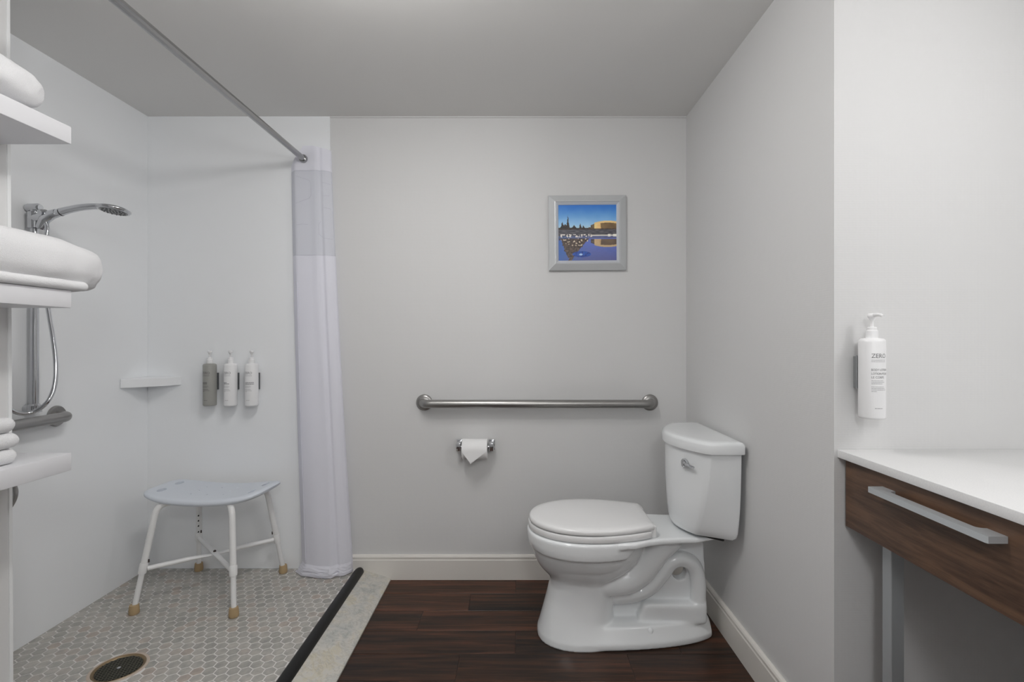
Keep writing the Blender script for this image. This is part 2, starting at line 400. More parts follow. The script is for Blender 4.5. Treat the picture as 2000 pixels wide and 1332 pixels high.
# hexagon tiles
P = 0.0395; RS = P*math.sqrt(3)/2; G = 0.0031
R_hex = (P-G)/math.sqrt(3)
def clip(poly, ax, lim, keep_less):
    out = []
    for i in range(len(poly)):
        a, b = poly[i], poly[(i+1) % len(poly)]
        ia = (a[ax] <= lim) if keep_less else (a[ax] >= lim); ib = (b[ax] <= lim) if keep_less else (b[ax] >= lim)
        if ia: out.append(a)
        if ia != ib:
            t = (lim-a[ax])/(b[ax]-a[ax]); out.append((a[0]+(b[0]-a[0])*t, a[1]+(b[1]-a[1])*t))
    return out
hexes = []
ny = int((YB-1.0)/RS)+2
for j in range(ny):
    cy = 1.0+RS*j
    for i in range(-1, 28):
        cx = XL+0.012+P*(i+0.5*(j % 2))
        if cx > -0.745: continue
        poly = [(cx+R_hex*math.sin(PI/3*k), cy+R_hex*math.cos(PI/3*k)) for k in range(6)]
        full = True
        d = math.hypot(cx-DR[0], cy-DR[1])
        if d < DR[2]+R_hex+0.002:
            if d < DR[2]-0.004: continue
            q = []
            for k in range(6):
                a, b = poly[k], poly[(k+1) % 6]
                for t in (0, 0.25, 0.5, 0.75):
                    q.append((a[0]+(b[0]-a[0])*t, a[1]+(b[1]-a[1])*t))
            poly = []
            for p in q:
                dd = math.hypot(p[0]-DR[0], p[1]-DR[1])
                if dd < DR[2]: p = (DR[0]+(p[0]-DR[0])*DR[2]/dd, DR[1]+(p[1]-DR[1])*DR[2]/dd)
                poly.append(p)
            full = False
        n0 = list(poly)
        for ax, lim, less in ((0, XL+0.0015, False), (0, -0.764, True), (1, YB-0.007, True)):
            if poly: poly = clip(poly, ax, lim, less)
        if len(poly) < 3: continue
        ar = abs(sum(poly[k-1][0]*poly[k][1]-poly[k][0]*poly[k-1][1] for k in range(len(poly))))/2
        if ar < 0.00012: continue
        if poly != n0: full = False
        k = 987/cy; px = 1011+cx*k; py = 664+(1.131-ZS)*k
        vis = py < 1345 and px > 10
        hexes.append((0 if vis else 1, cy, cx, poly, full))
hexes.sort(key=lambda h: (h[0], h[1]))
def hex_bm(bm, poly, zt=0.0):
    n = len(poly); cx = sum(p[0] for p in poly)/n; cy = sum(p[1] for p in poly)/n
    ins = [(cx+(p[0]-cx)*0.955, cy+(p[1]-cy)*0.955) for p in poly]
    add_loft(bm, [[Vector((x, y, ZS-0.006)) for x, y in poly[::-1]], [Vector((x, y, ZS-0.0012+zt)) for x, y in poly[::-1]], [Vector((x, y, ZS+zt)) for x, y in ins[::-1]]])
    return bm
proto = None; rest = B(); nparts = 0
for vis, cy, cx, poly, full in hexes:
    if nparts < 299 and vis == 0:
        if full and proto is not None:
            o = bpy.data.objects.new('hexagon_tile', proto); COL.objects.link(o)
            o.parent = sfloor; o.location = Vector((cx, cy, ZS))-W[sfloor.name]
        else:
            o = obj('hexagon_tile', fixn(hex_bm(B(), poly)), M['hex'], sfloor, origin=(cx, cy, ZS), smooth=0)
            if full and proto is None: proto = o.data
        nparts += 1
    else: hex_bm(rest, poly)
obj('hexagon_tiles', fixn(rest), M['hex'], sfloor, smooth=0, kind='stuff')

# ------------------------------------------------------------------ floor drain
t = empty('floor_drain', (DR[0], DR[1], ZS), 'round brass drain with a dark wire grid set in the hexagon tile floor', 'drain')
obj('grout_ring', lathe([(0.083, -0.004), (0.083, 0.0), (0.080, 0.0015), (0.074, 0.001), (0.073, -0.004)], (DR[0], DR[1], ZS), seg=56), M['sealant'], t)
bm = B()
prof = [(0.0735, 0.0012), (0.0725, 0.0022), (0.064, -0.002), (0.062, -0.006), (0.064, -0.010), (0.0735, -0.010)]
R_ = [[Vector((DR[0]+r*math.cos(2*PI*k/56), DR[1]+r*math.sin(2*PI*k/56), ZS+h)) for k in range(56)] for r, h in prof]
add_loft(bm, R_+[R_[0]], caps=False)
obj('rim', fixn(bm), M['brass'], t)
obj('sump', lathe([(0.0, -0.0140), (0.064, -0.0140), (0.064, -0.0125), (0.0, -0.0125)], (DR[0], DR[1], ZS+0.0105), seg=40), M['hole'], t)
bm = B()
c, s = math.cos(0.35), math.sin(0.35)
for i in range(-6, 7):
    q = i*0.0098
    if abs(q) > 0.060: continue
    hl = math.sqrt(0.0635**2-q*q)
    for d in (0, 1):
        a = Vector((q, -hl)) if d == 0 else Vector((-hl, q)); b = Vector((q, hl)) if d == 0 else Vector((hl, q))
        rot = lambda p: Vector((DR[0]+p.x*c-p.y*s, DR[1]+p.x*s+p.y*c, ZS-0.0005+0.001*d-0.0012))
        add_tube(bm, [rot(a), rot(b)], 0.0013, 6)
obj('strainer_grid', bm, M['mesh'], t)
obj('screw', lathe([(0.006, -0.004), (0.006, 0.0005), (0.003, 0.0018), (0, 0.002)], (DR[0], DR[1], ZS), seg=14), M['chrome'], t, label='shiny centre screw')

# ------------------------------------------------------------------ toilet
YT = YB-0.43
def surface_nets(F, lo, h):
    """naive surface nets on a regular grid of signed distances -> verts, quads"""
    n = np.array(F.shape); S_ = F < 0
    c = np.stack([S_[i:n[0]-1+i, j:n[1]-1+j, k:n[2]-1+k] for i in (0, 1) for j in (0, 1) for k in (0, 1)], 0)
    cnt = c.sum(0); act = (cnt > 0) & (cnt < 8)
    idx = -np.ones(act.shape, np.int64); ii = np.argwhere(act); idx[act] = np.arange(len(ii))
    acc = np.zeros((len(ii), 3)); num = np.zeros(len(ii))
    corners = [(i, j, k) for i in (0, 1) for j in (0, 1) for k in (0, 1)]
    for a in range(8):
        for b in range(a+1, 8):
            d = np.abs(np.array(corners[a])-np.array(corners[b]))
            if d.sum() != 1: continue
            ca, cb = np.array(corners[a]), np.array(corners[b])
            fa = F[ii[:, 0]+ca[0], ii[:, 1]+ca[1], ii[:, 2]+ca[2]]; fb = F[ii[:, 0]+cb[0], ii[:, 1]+cb[1], ii[:, 2]+cb[2]]
            m = (fa < 0) != (fb < 0)
            tt = np.where(m, fa/np.where(m, fa-fb, 1), 0)
            acc[m] += (ca+(cb-ca)*tt[:, None])[m]; num[m] += 1
    V = (ii+acc/num[:, None])*h+np.array(lo)
    Q = []
    for ax in range(3):
        o1, o2 = [(1, 2), (2, 0), (0, 1)][ax]
        sl0 = [slice(1, -1)]*3; sl1 = [slice(1, -1)]*3
        sl0[ax] = slice(0, n[ax]-1); sl1[ax] = slice(1, n[ax])
        A = S_[tuple(sl0)]; Bm = S_[tuple(sl1)]
        e = np.argwhere(A != Bm); off = np.array([1, 1, 1]); off[ax] = 0; e = e+off
        sgn = S_[e[:, 0], e[:, 1], e[:, 2]]
        d1 = np.zeros(3, int); d1[o1] = 1; d2 = np.zeros(3, int); d2[o2] = 1
        g = lambda p: idx[p[:, 0], p[:, 1], p[:, 2]]
        q = np.stack([g(e-d1-d2), g(e-d2), g(e), g(e-d1)], 1)
        q = np.where(sgn[:, None], q, q[:, ::-1]); Q.append(q)
    return V, np.concatenate(Q)
def smin(a, b, k):
    h_ = np.clip(0.5+0.5*(b-a)/k, 0, 1); return b+(a-b)*h_-k*h_*(1-h_)
def smax(a, b, k): return -smin(-a, -b, k)
def toilet_body():
    h = 0.0042; lo = (0.0, -0.224, -0.0126)
    nu, nv, nz = int(0.775/h), int(0.448/h)+1, int(0.445/h)
    u = (lo[0]+h*np.arange(nu))[:, None, None].astype(np.float32)
    v = np.abs(lo[1]+h*np.arange(nv))[None, :, None].astype(np.float32)
    z = (lo[2]+h*np.arange(nz))[None, None, :].astype(np.float32)
    def egg(u0, fr, re, b, p=2.0):
        a = np.where(u < u0, u0-fr, re-u0); x = np.abs(u-u0)/a; y = v/b
        q = (x**p+y**p)**(1/p)+1e-6
        gr = np.sqrt((x**(p-1)/a)**2+(y**(p-1)/b)**2)/q**(p-1)+1e-4
        return (q-1)/np.maximum(gr, 1.0)
    def herm(x, xs, vs):
        xs = np.array(xs, float); vs = np.array(vs, float); d = np.diff(vs)/np.diff(xs)
        m_ = np.concatenate([[d[0]], np.where(d[:-1]*d[1:] > 0, 2*d[:-1]*d[1:]/(d[:-1]+d[1:]+1e-12), 0), [d[-1]]])
        x = np.clip(x, xs[0], xs[-1]); i = np.clip(np.searchsorted(xs, x)-1, 0, len(xs)-2)
        h_ = xs[i+1]-xs[i]; q = (x-xs[i])/h_
        return (2*q**3-3*q**2+1)*vs[i]+(q**3-2*q**2+q)*h_*m_[i]+(3*q**2-2*q**3)*vs[i+1]+(q**3-q**2)*h_*m_[i+1]
    I = lambda zs, vs: herm(z.ravel(), zs, vs).astype(np.float32)[None, None, :]
    # rim: a flat-sided band that stops short of the tank deck, under a thin full-length lip
    zs = [0.33, 0.343, 0.352, 0.375, 0.402, 0.412]
    R = (I(zs, [0.052, 0.048, 0.044, 0.038, 0.037, 0.041]), I(zs, [0.50, 0.50, 0.50, 0.50, 0.495, 0.49]), I(zs, [0.184, 0.1865, 0.1885, 0.192, 0.193, 0.190]))
    egg_ = egg(0.262, *R, 2.15)
    top = smax(smax(egg_, z-0.410, 0.007), 0.388-z, 0.004)
    band = smax(np.maximum(np.maximum(egg_, z-0.400), 0.3445-z), u-(0.392+(z-0.3445)*1.1), 0.008)
    rim = np.minimum(top, band)
    # bowl under the rim
    zs = [0.205, 0.222, 0.24, 0.27, 0.30, 0.33, 0.36]
    bowl = egg(0.27, I(zs, [0.150, 0.127, 0.108, 0.082, 0.066, 0.056, 0.05]), I(zs, [0.34, 0.375, 0.405, 0.445, 0.468, 0.482, 0.49]), I(zs, [0.07, 0.096, 0.114, 0.138, 0.157, 0.169, 0.173]), 2.1)
    bowl = np.maximum(np.maximum(bowl, z-0.38), 0.205-z)
    d = smin(rim, bowl, 0.0025)
    # rear deck
    hw = np.interp(u.ravel(), [0.36, 0.42, 0.47, 0.53, 0.60, 0.70], [0.185, 0.178, 0.155, 0.138, 0.130, 0.127]).astype(np.float32)[:, None, None]
    zl = np.interp(u.ravel(), [0.36, 0.45, 0.65, 0.72], [0.386, 0.388, 0.390, 0.402]).astype(np.float32)[:, None, None]
    deck = smax(smax(smax(v-hw, z-0.410, 0.008), zl-z, 0.006), np.maximum(u-0.735, 0.36-u), 0.004)
    d = smin(d, deck, 0.006)
    # pedestal
    zs = [0, 0.03, 0.10, 0.17, 0.21, 0.26]
    ped = egg(0.24, I(zs, [0.078, 0.082, 0.100, 0.118, 0.126, 0.118]), I(zs, [0.375, 0.372, 0.368, 0.368, 0.370, 0.375]), I(zs, [0.136, 0.130, 0.112, 0.103, 0.102, 0.108]), 2.3)
    ped = np.maximum(np.maximum(ped, -z), z-0.27)
    d = smin(d, ped, 0.012)
    # web with the side hole, rear column
    re = np.interp(z.ravel(), [0, 0.098, 0.104, 0.39], [0.722, 0.722, 0.728, 0.712]).astype(np.float32)[None, None, :]
    web = smax(np.maximum(v-0.024, np.maximum(0.30-u, u-re)), np.maximum(-z, z-0.40), 0.004)
    d = smin(d, web, 0.010)
    # foot flange
    foot = egg(0.25, 0.078, 0.760, 0.136, 2.15)+np.maximum(0, z-0.022)*0.55
    foot = smax(smax(foot, u-0.742, 0.006), np.maximum(z-0.072, -z), 0.006)
    d = smin(d, foot, 0.010)
    # trapway ridges
    def chain(pts, v0, r):
        best = None
        for (a, b), (c_, e) in zip(pts, pts[1:]):
            A = np.array((a, v0, b)); D = np.array((c_-a, 0, e-b)); L = (D**2).sum()
            tt = np.clip(((u-a)*D[0]+(z-b)*D[2])/L, 0, 1)
            q = np.sqrt((u-a-tt*D[0])**2+(v-v0)**2+(z-b-tt*D[2])**2)-r
            best = q if best is None else np.minimum(best, q)
        return best
    sp = lambda pts: [(p.x, p.y) for p in spline([(a, b, 0) for a, b in pts], 5)]
    trapB = chain(sp([(0.375, 0.152), (0.451, 0.162), (0.506, 0.189), (0.553, 0.242), (0.583, 0.282), (0.626, 0.296), (0.670, 0.272), (0.688, 0.215), (0.688, 0.106)]), 0.036, 0.0285)
    d = smin(d, trapB, 0.007)
    trapA = chain(sp([(0.330, 0.199), (0.41, 0.207), (0.468, 0.237), (0.506, 0.282), (0.538, 0.325), (0.585, 0.37)]), 0.055, 0.0345)
    trapA = smin(trapA, chain(sp([(0.34, 0.23), (0.41, 0.24), (0.455, 0.268), (0.485, 0.31), (0.52, 0.36)]), 0.045, 0.030), 0.03)
    d = smin(d, trapA, 0.006)
    lo_l = 0.455+np.maximum(0, z-0.09)*0.5
    low = smax(smax(smax(v-0.068, np.maximum(u-0.715, lo_l-u), 0.018), z-0.137, 0.014), 0.06-z, 0.01)
    d = smin(d, low, 0.008)
    hole = np.sqrt((u-0.622)**2+(z-0.236)**2)-0.0275
    d = np.maximum(d, -hole)
    V, Q = surface_nets(np.broadcast_to(d, (nu, nv, nz)).astype(np.float64), lo, h)
    V[:, 1] += YT
    return V, Q
t = empty('toilet', (0.40, YT, 0), 'white two-piece toilet with its lid closed standing beside the long grab bar', 'toilet')
V, Q = toilet_body()
me = bpy.data.meshes.new('bowl'); me.from_pydata(V.tolist(), [], Q.tolist()); me.update()
bm = B(); bm.from_mesh(me); bpy.data.meshes.remove(me)
for _ in range(3): bmesh.ops.smooth_vert(bm, verts=bm.verts, factor=0.5, use_axis_x=True, use_axis_y=True, use_axis_z=True)
obj('bowl', bm, M['porcelain'], t, smooth=180)
def lid_outline(grow=0.0, rear=0.502, hwr=0.126):
    def f(ins):
        g = grow-ins; pts = []
        n = 26
        for k in range(n+1):                                  # front half
            a = -PI/2+PI*k/n; ca, sa = math.cos(a), math.sin(a)
            pts.append((0.27-(0.225+g)*(abs(ca)**0.94), (0.184+g)*math.copysign(abs(sa)**0.97, sa)))
        n2 = 12
        side = []
        for k in range(1, n2+1):                               # side, curving in to the hinge edge
            s_ = k/n2; side.append((0.27+(rear-0.27+g)*s_*0.985, (0.184+g)+(hwr-0.184)*(s_**1.9)))
        side.append((rear+g, hwr+g-0.006))
        pts += side; pts += [(x, -y) for x, y in side[::-1]]
        return [(x, YT+y) for x, y in pts]
    return f
seat_prof = [(0.045, 0.4095), (0.044, 0.4132), (0.001, 0.4134), (0.0, 0.4145), (0.0, 0.4335), (0.0012, 0.4350), (0.045, 0.4354)]
obj('seat_ring', fixn(slab(lid_outline(0.003, 0.484, 0.135), seat_prof)), M['seat'], t, smooth=50)
lid_prof = [(0.046, 0.4352), (0.045, 0.4394), (0.0012, 0.4396), (0.0, 0.4415), (0.0, 0.450), (0.003, 0.4555), (0.009, 0.4585), (0.03, 0.4605), (0.08, 0.462)]
obj('seat_lid', fixn(slab(lid_outline(0.0), lid_prof)), M['seat'], t, smooth=50)
for s_ in (-1, 1): obj('hinge', box((0.482, YT+s_*0.098-0.028, 0.4095), (0.507, YT+s_*0.098+0.028, 0.452), 0.005, 3), M['seat'], t)
# tank: loft of outlines
def tank_ring(uc, us, hwf, ub, hwb, z, r=0.012, ins=0):
    pts = []
    n = 20
    hwf -= ins; hwb -= ins; uc += ins; us += ins; ub -= ins
    front = [(uc+(us-uc)*abs(k/n)**2.0, hwf*k/n) for k in range(-n, n+1)]
    # round the front corners a little
    ring = front[1:-1]
    ring = [(us+r*0.55, -hwf-0.0), (us+r*0.12, -hwf+r*0.3)]+front[1:-1]+[(us+r*0.12, hwf-r*0.3), (us+r*0.55, hwf)]
    ring += [(us+(ub-us)*0.5, (hwf+hwb)/2), (ub-r, hwb), (ub-r*0.25, hwb-r*0.25), (ub, hwb-r), (ub, 0), (ub, -hwb+r), (ub-r*0.25, -hwb+r*0.25), (ub-r, -hwb), (us+(ub-us)*0.5, -(hwf+hwb)/2)]
    return [Vector((x, YT+y, z)) for x, y in ring]
lv = [(0.612, 0.655, 0.118, 0.755, 0.165, 0.420, 0.007), (0.602, 0.652, 0.136, 0.764, 0.184, 0.424, 0.007), (0.598, 0.650, 0.146, 0.769, 0.194, 0.434, 0.007), (0.594, 0.650, 0.156, 0.772, 0.200, 0.452, 0.007),
      (0.590, 0.653, 0.170, 0.774, 0.204, 0.49, 0.007), (0.587, 0.658, 0.186, 0.776, 0.208, 0.54, 0.007), (0.585, 0.663, 0.200, 0.777, 0.211, 0.60, 0.007), (0.584, 0.667, 0.209, 0.778, 0.213, 0.67, 0.007), (0.584, 0.669, 0.213, 0.778, 0.215, 0.733, 0.007)]
obj('tank', fixn(add_loft(B(), [tank_ring(a, b, c, d, e, z, r) for a, b, c, d, e, z, r in lv])), M['porcelain'], t, smooth=32)
lt = (0.572, 0.660, 0.226, 0.787, 0.228)
obj('tank_lid', fixn(add_loft(B(), [tank_ring(*lt, z, 0.014, ins) for z, ins in ((0.7325, 0.006), (0.735, 0.001), (0.739, 0.0), (0.764, 0.0), (0.770, 0.0015), (0.7745, 0.006), (0.7765, 0.014), (0.7775, 0.03))])), M['porcelain'], t, smooth=48)
bm = B()
add_lathe(bm, [(0.0, -0.013), (0.013, -0.0125), (0.016, -0.009), (0.016, 0.0), (0.012, 0.006)], (0.6115, YT-0.125, 0.683), 'X', 24)
add_tube(bm, [(0.604, YT-0.130, 0.683), (0.606, YT-0.142, 0.682), (0.615, YT-0.163, 0.6805), (0.624, YT-0.176, 0.679)], [0.005, 0.0052, 0.0045, 0.0042], 12)
obj('flush_lever', bm, M['chrome'], t, label='chrome flush lever')
for s_ in (-1, 1): obj('bolt_cap', add_lathe(B(), [(0.0155, -0.012), (0.0155, 0.006), (0.013, 0.013), (0.007, 0.0175), (0, 0.019)], (0.490, YT+s_*0.092, 0.050), 'Z', 20), M['porcelain'], t)
obj('tank_gasket', fixn(add_loft(B(), [tank_ring(0.632, 0.668, 0.105, 0.745, 0.15, z, 0.008) for z in (0.408, 0.4215)])), M['gap'], t, smooth=0, label='dark rubber gasket under the tank')

# ------------------------------------------------------------------ vanity
t = empty('vanity_table', (1.1, 0.75, 0), 'dark walnut vanity base with one drawer front and metal leg', 'vanity')
XV = 0.823
dr = obj('drawer_front', box((XV, 0.16, 0.665), (XV+0.02, YV-0.007, 0.8335), 0.0008, 1), M['walnut'], t, smooth=0)
bm = B(); add_box(bm, (XV+0.02, 0.17, 0.67), (1.445, 0.19, 0.833)); add_box(bm, (XV+0.02, YV-0.027, 0.67), (1.445, YV-0.007, 0.833)); add_box(bm, (XV+0.022, 0.19, 0.672), (1.445, YV-0.027, 0.688))
obj('carcass', bm, M['walnut'], t, smooth=0)
def metal_leg(x, y): return box((x, y, 0.0), (x+0.03, y+0.03, 0.672), 0.0012, 1)
obj('leg', metal_leg(0.867, 1.172), M['leg'], t, smooth=0)
obj('leg', metal_leg(0.867, 0.20), M['leg'], t, smooth=0)
# flat pull: a bar with two solid end blocks, open between
pl = [(0.788, 0.852), (0.790, 0.848), (XV, 0.848), (XV, 0.886)]
for k in range(7):
    a = PI/2*k/6; pl.append((0.8225-0.0145*math.sin(a), 0.886+0.010*(1-math.cos(a))))
pl2 = [(x, 0.9935*2-y) for x, y in pl][::-1]
bm = B(); add_loft(bm, [[Vector((x, y, z)) for x, y in pl+pl2] for z in (0.789, 0.801)])
fixn(bm)
bmesh.ops.triangulate(bm, faces=[f for f in bm.faces if len(f.verts) > 4])
obj('handle', bm, M['alu'], dr, smooth=30, label='long flat satin metal drawer pull')
obj('countertop', box((0.806, 0.14, 0.835), (1.448, YV-0.0005, 0.855), 0.0015, 2), M['quartz'], origin=(1.1, 0.75, 0.835), smooth=30, label='white speckled quartz countertop lying on the walnut vanity', cat='countertop')

# ------------------------------------------------------------------ writing
def text_mesh(s, size, width=None):
    cu = bpy.data.curves.new('t', 'FONT'); cu.body = s; cu.size = size; cu.resolution_u = 3
    o = bpy.data.objects.new('t', cu); COL.objects.link(o)
    dg = bpy.context.evaluated_depsgraph_get(); me = o.evaluated_get(dg).to_mesh()
    vs = [v.co.copy() for v in me.vertices]; fs = [tuple(p.vertices) for p in me.polygons]
    o.evaluated_get(dg).to_mesh_clear(); bpy.data.objects.remove(o); bpy.data.curves.remove(cu)
    x0 = min(v.x for v in vs); x1 = max(v.x for v in vs); k = (width/(x1-x0)) if width else 1
    return [((v.x-x0)*k, v.y) for v in vs], fs
A0 = math.radians(-37)
def wrap(bm, pts, fs, z, r, c):
    vs = []
    for x, y in pts:
        a = A0+x/r
        vs.append(bm.verts.new((c[0]+r*math.sin(a), c[1]-r*math.cos(a), z+y)))
    for f in fs:
        try: bm.faces.new([vs[i] for i in f])
        except ValueError: pass
def dashes(bm, z, r, c, x0, x1, hgt, rnd, gap=0.0006, wmin=0.0012, wmax=0.004):
    x = x0
    while x < x1-0.0008:
        wd = min(rnd.uniform(wmin, wmax), x1-x); n = 3
        pts = [(x+wd*i/n, y) for y in (0, hgt) for i in range(n+1)]
        wrap(bm, pts, [(i, i+1, i+n+2, i+n+1) for i in range(n)], z, r, c)
        x += wd+gap
RB = 0.0285
def bottle(loc, label, body_m, lines, ink, ink2, group, seed, aim=(0.45, -0.89)):
    c = Vector(loc); t = empty('pump_bottle', c, label, 'bottle', group)
    obj('bottle_body', lathe([(0.0, 0.0), (0.024, 0.0), (0.0275, 0.002), (RB, 0.006), (RB, 0.186), (0.0275, 0.191), (0.023, 0.1945), (0.013, 0.196), (0.0, 0.196)], c, seg=48), body_m, t, smooth=50)
    obj('collar', lathe([(0.0, 0.1955), (0.0125, 0.1955), (0.0130, 0.198), (0.0125, 0.213), (0.0105, 0.2155), (0.0105, 0.221), (0.008, 0.2225), (0, 0.2225)], c, seg=28), M['plaswhite'], t, smooth=35)
    bm = B()
    add_lathe(bm, [(0.0042, 0.220), (0.0036, 0.236), (0.0085, 0.246), (0.0095, 0.2475), (0.0098, 0.2535), (0.008, 0.2555), (0, 0.256)], c, 'Z', 22)
    add_tube(bm, [c+Vector((aim[0]*q, aim[1]*q, h)) for q, h in ((0.004, 0.2515), (0.018, 0.252), (0.030, 0.2505), (0.037, 0.2475))], [0.0048, 0.0045, 0.0036, 0.003], 10)
    obj('pump_head', bm, M['plaswhite'], t, smooth=45)
    rnd = random.Random(seed); r = RB+0.0003
    bm = B(); pts, fs = text_mesh('ZERO', 0.0150, 0.0335); wrap(bm, pts, fs, c.z+0.148, r, c)
    obj('brand_lettering', bm, ink, t, smooth=0)
    for k, s_, dz in lines:
        bm = B()
        if k == 'T': p_, f_ = text_mesh(s_, 0.0076, 0.0035*len(s_)); wrap(bm, p_, f_, c.z+dz, r, c)
        else: dashes(bm, c.z+dz, r, c, 0, s_, 0.0034, rnd, 0.0007, 0.0015, 0.0030)
        obj('title_lettering', bm, ink, t, smooth=0)
    bm = B()
    for dz, x1 in ((0.1425, 0.034), (0.1385, 0.034)): dashes(bm, c.z+dz, r, c, 0, x1, 0.0011, rnd)
    for i, x1 in enumerate((0.026, 0.029, 0.024, 0, 0.028, 0.030, 0.033, 0.011)):
        if x1: dashes(bm, c.z+0.093-0.0037*i, r, c, 0, x1, 0.0013, rnd)
    dashes(bm, c.z+0.0265, r, c, 0.007, 0.024, 0.0018, rnd, 0.0007)
    obj('label_small_print', bm, ink2, t, smooth=0, kind='stuff')
    return t
def bracket(loc, wall_y, m, label, group=None, ang=62, hw=0.0155):
    c = Vector(loc); t = empty('bottle_bracket', (c.x, wall_y, c.z), label, 'bracket', group)
    pl_ = [(c.x-hw, wall_y-0.0005), (c.x+hw, wall_y-0.0005), (c.x+hw, wall_y-0.005), (c.x+hw*0.7, c.y+RB*0.93), (c.x-hw*0.7, c.y+RB*0.93), (c.x-hw, wall_y-0.005)]
    obj('wall_plate', fixn(add_prism(B(), pl_, c.z+0.072, c.z+0.150)), m, t, smooth=0)
    n = 12; prof = [(RB+0.0012, 0.0), (RB+0.0042, 0.0), (RB+0.0042, 1.0), (RB+0.0012, 1.0)]
    rings = []
    for k in range(n+1):
        a = math.radians(ang+(180-2*ang)*k/n); e = abs(2*k/n-1)**2
        z0, z1 = c.z+0.070+0.004*(1-e), c.z+0.153-0.004*(1-e)
        rings.append([Vector((c.x+r*math.cos(a), c.y+r*math.sin(a), z0+(z1-z0)*q)) for r, q in prof])
    obj('cradle', fixn(add_loft(B(), rings)), m, t, smooth=35)
    bm = B(); add_lathe(bm, [(0.0022, 0.0), (0.0022, 0.0008), (0, 0.0008)], (c.x-hw*0.93, c.y+RB*0.8, c.z+0.142), AXY, 10)
    return t
AXY = (Vector((1, 0, 0)), Vector((0, 0, 1)), Vector((0, -1, 0)))
gb = 'pump bottles on the shower wall'; gk = 'bottle brackets on the shower wall'
yb2 = YB-0.005-0.047
for x, lab, bmtl, ln, ink, ink2 in (
    (-1.4275, 'taupe pump bottle with white pump hanging on the shower wall', 'plasgrey', [('D', 0.024, 0.107), ('D', 0.024, 0.1015)], 'inkdark', 'inkdark'),
    (-1.331, 'white pump bottle between the taupe bottle and another white one', 'plaswhite', [('D', 0.018, 0.107), ('D', 0.027, 0.1015)], 'ink', 'inkpale'),
    (-1.233, 'white pump bottle nearest the shower curtain, two long lines on its label', 'plaswhite', [('D', 0.042, 0.107), ('D', 0.042, 0.1005)], 'ink', 'inkpale')):
    bottle((x, yb2, 0.8265), lab, M[bmtl], ln, M[ink], M[ink2], gb, int(x*1000))
    bracket((x, yb2, 0.8265), YB-0.005, M['bracket'], {-1.4275: 'dark wall bracket holding the taupe bottle', -1.331: 'dark wall bracket holding the middle white shower bottle', -1.233: 'dark wall bracket holding the white bottle nearest the curtain'}[x], gk)
bottle((0.8645, YV-0.042, 0.940), 'white body lotion pump bottle on the bright wall above the vanity', M['plaswhite'],
       [('T', 'BODY LOTION', 0.1170), ('T', 'LOTION POUR', 0.1080), ('T', 'LE CORPS', 0.0990)], M['ink'], M['inkpale'], None, 5, (0.0, -1.0))
bracket((0.8645, YV-0.042, 0.940), YV, M['bracketgrey'], 'grey wall bracket holding the lotion bottle above the vanity', None, 40, 0.018)

# ------------------------------------------------------------------ wall shelves with towels
shelfx = -1.223
tops = (1.715, 1.2665, 0.822)
names = ('highest white wall shelf, near the ceiling, holding a rolled towel', 'middle white wall shelf under the thick folded towel', 'lowest white wall shelf holding three stacked small towels')
for zt, lab in zip(tops, names):
    obj('wall_shelf', box((-1.4195, 0.55, zt-0.048), (shelfx, 1.386, zt), 0.0025, 2), M['shelf'], origin=(-1.42, 0.97, zt-0.048), smooth=30, label=lab, cat='shelf', group='white shelves holding the towels')
def towel(bm, a, b, e1=2.6, e2=2.6, nz=0.004, n=90, m=48, seed=0, squash=None, pe=None):
    """puffy folded towel: rounded block with its long axis along y, terry relief; e1 cross-section, e2 end roundness"""
    c = [(a[i]+b[i])/2 for i in range(3)]; hx, hy, hz = [(b[i]-a[i])/2 for i in range(3)]
    rings = []
    for i in range(n+1):
        w_ = -PI/2+PI*i/n
        sy = math.copysign(abs(math.sin(w_))**(2/e2), math.sin(w_)); cy_ = abs(math.cos(w_))**(2/e2)
        ring = []
        for k in range(m):
            q = 2*PI*k/m
            x = math.copysign(abs(math.cos(q))**(2/e1), math.cos(q))*cy_; zz = math.copysign(abs(math.sin(q))**(2/e1), math.sin(q))*cy_
            p = Vector((c[0]+hx*x, c[1]+hy*sy, c[2]+hz*zz))
            s_ = noise.fractal(p*14+Vector((seed, 0, 0)), 0.9, 2.0, 3)*nz*1.6+noise.noise(p*150)*nz*0.22
            d = Vector((x*hx, sy*hy*0.3, zz*hz)); d.normalize()
            if p.z < a[2]+0.012: s_ *= 0.25
            p += d*s_
            if squash: p = squash(p)
            ring.append(p)
        rings.append(ring)
    rings[0] = rings[0]; add_loft(bm, rings); return fixn(bm)
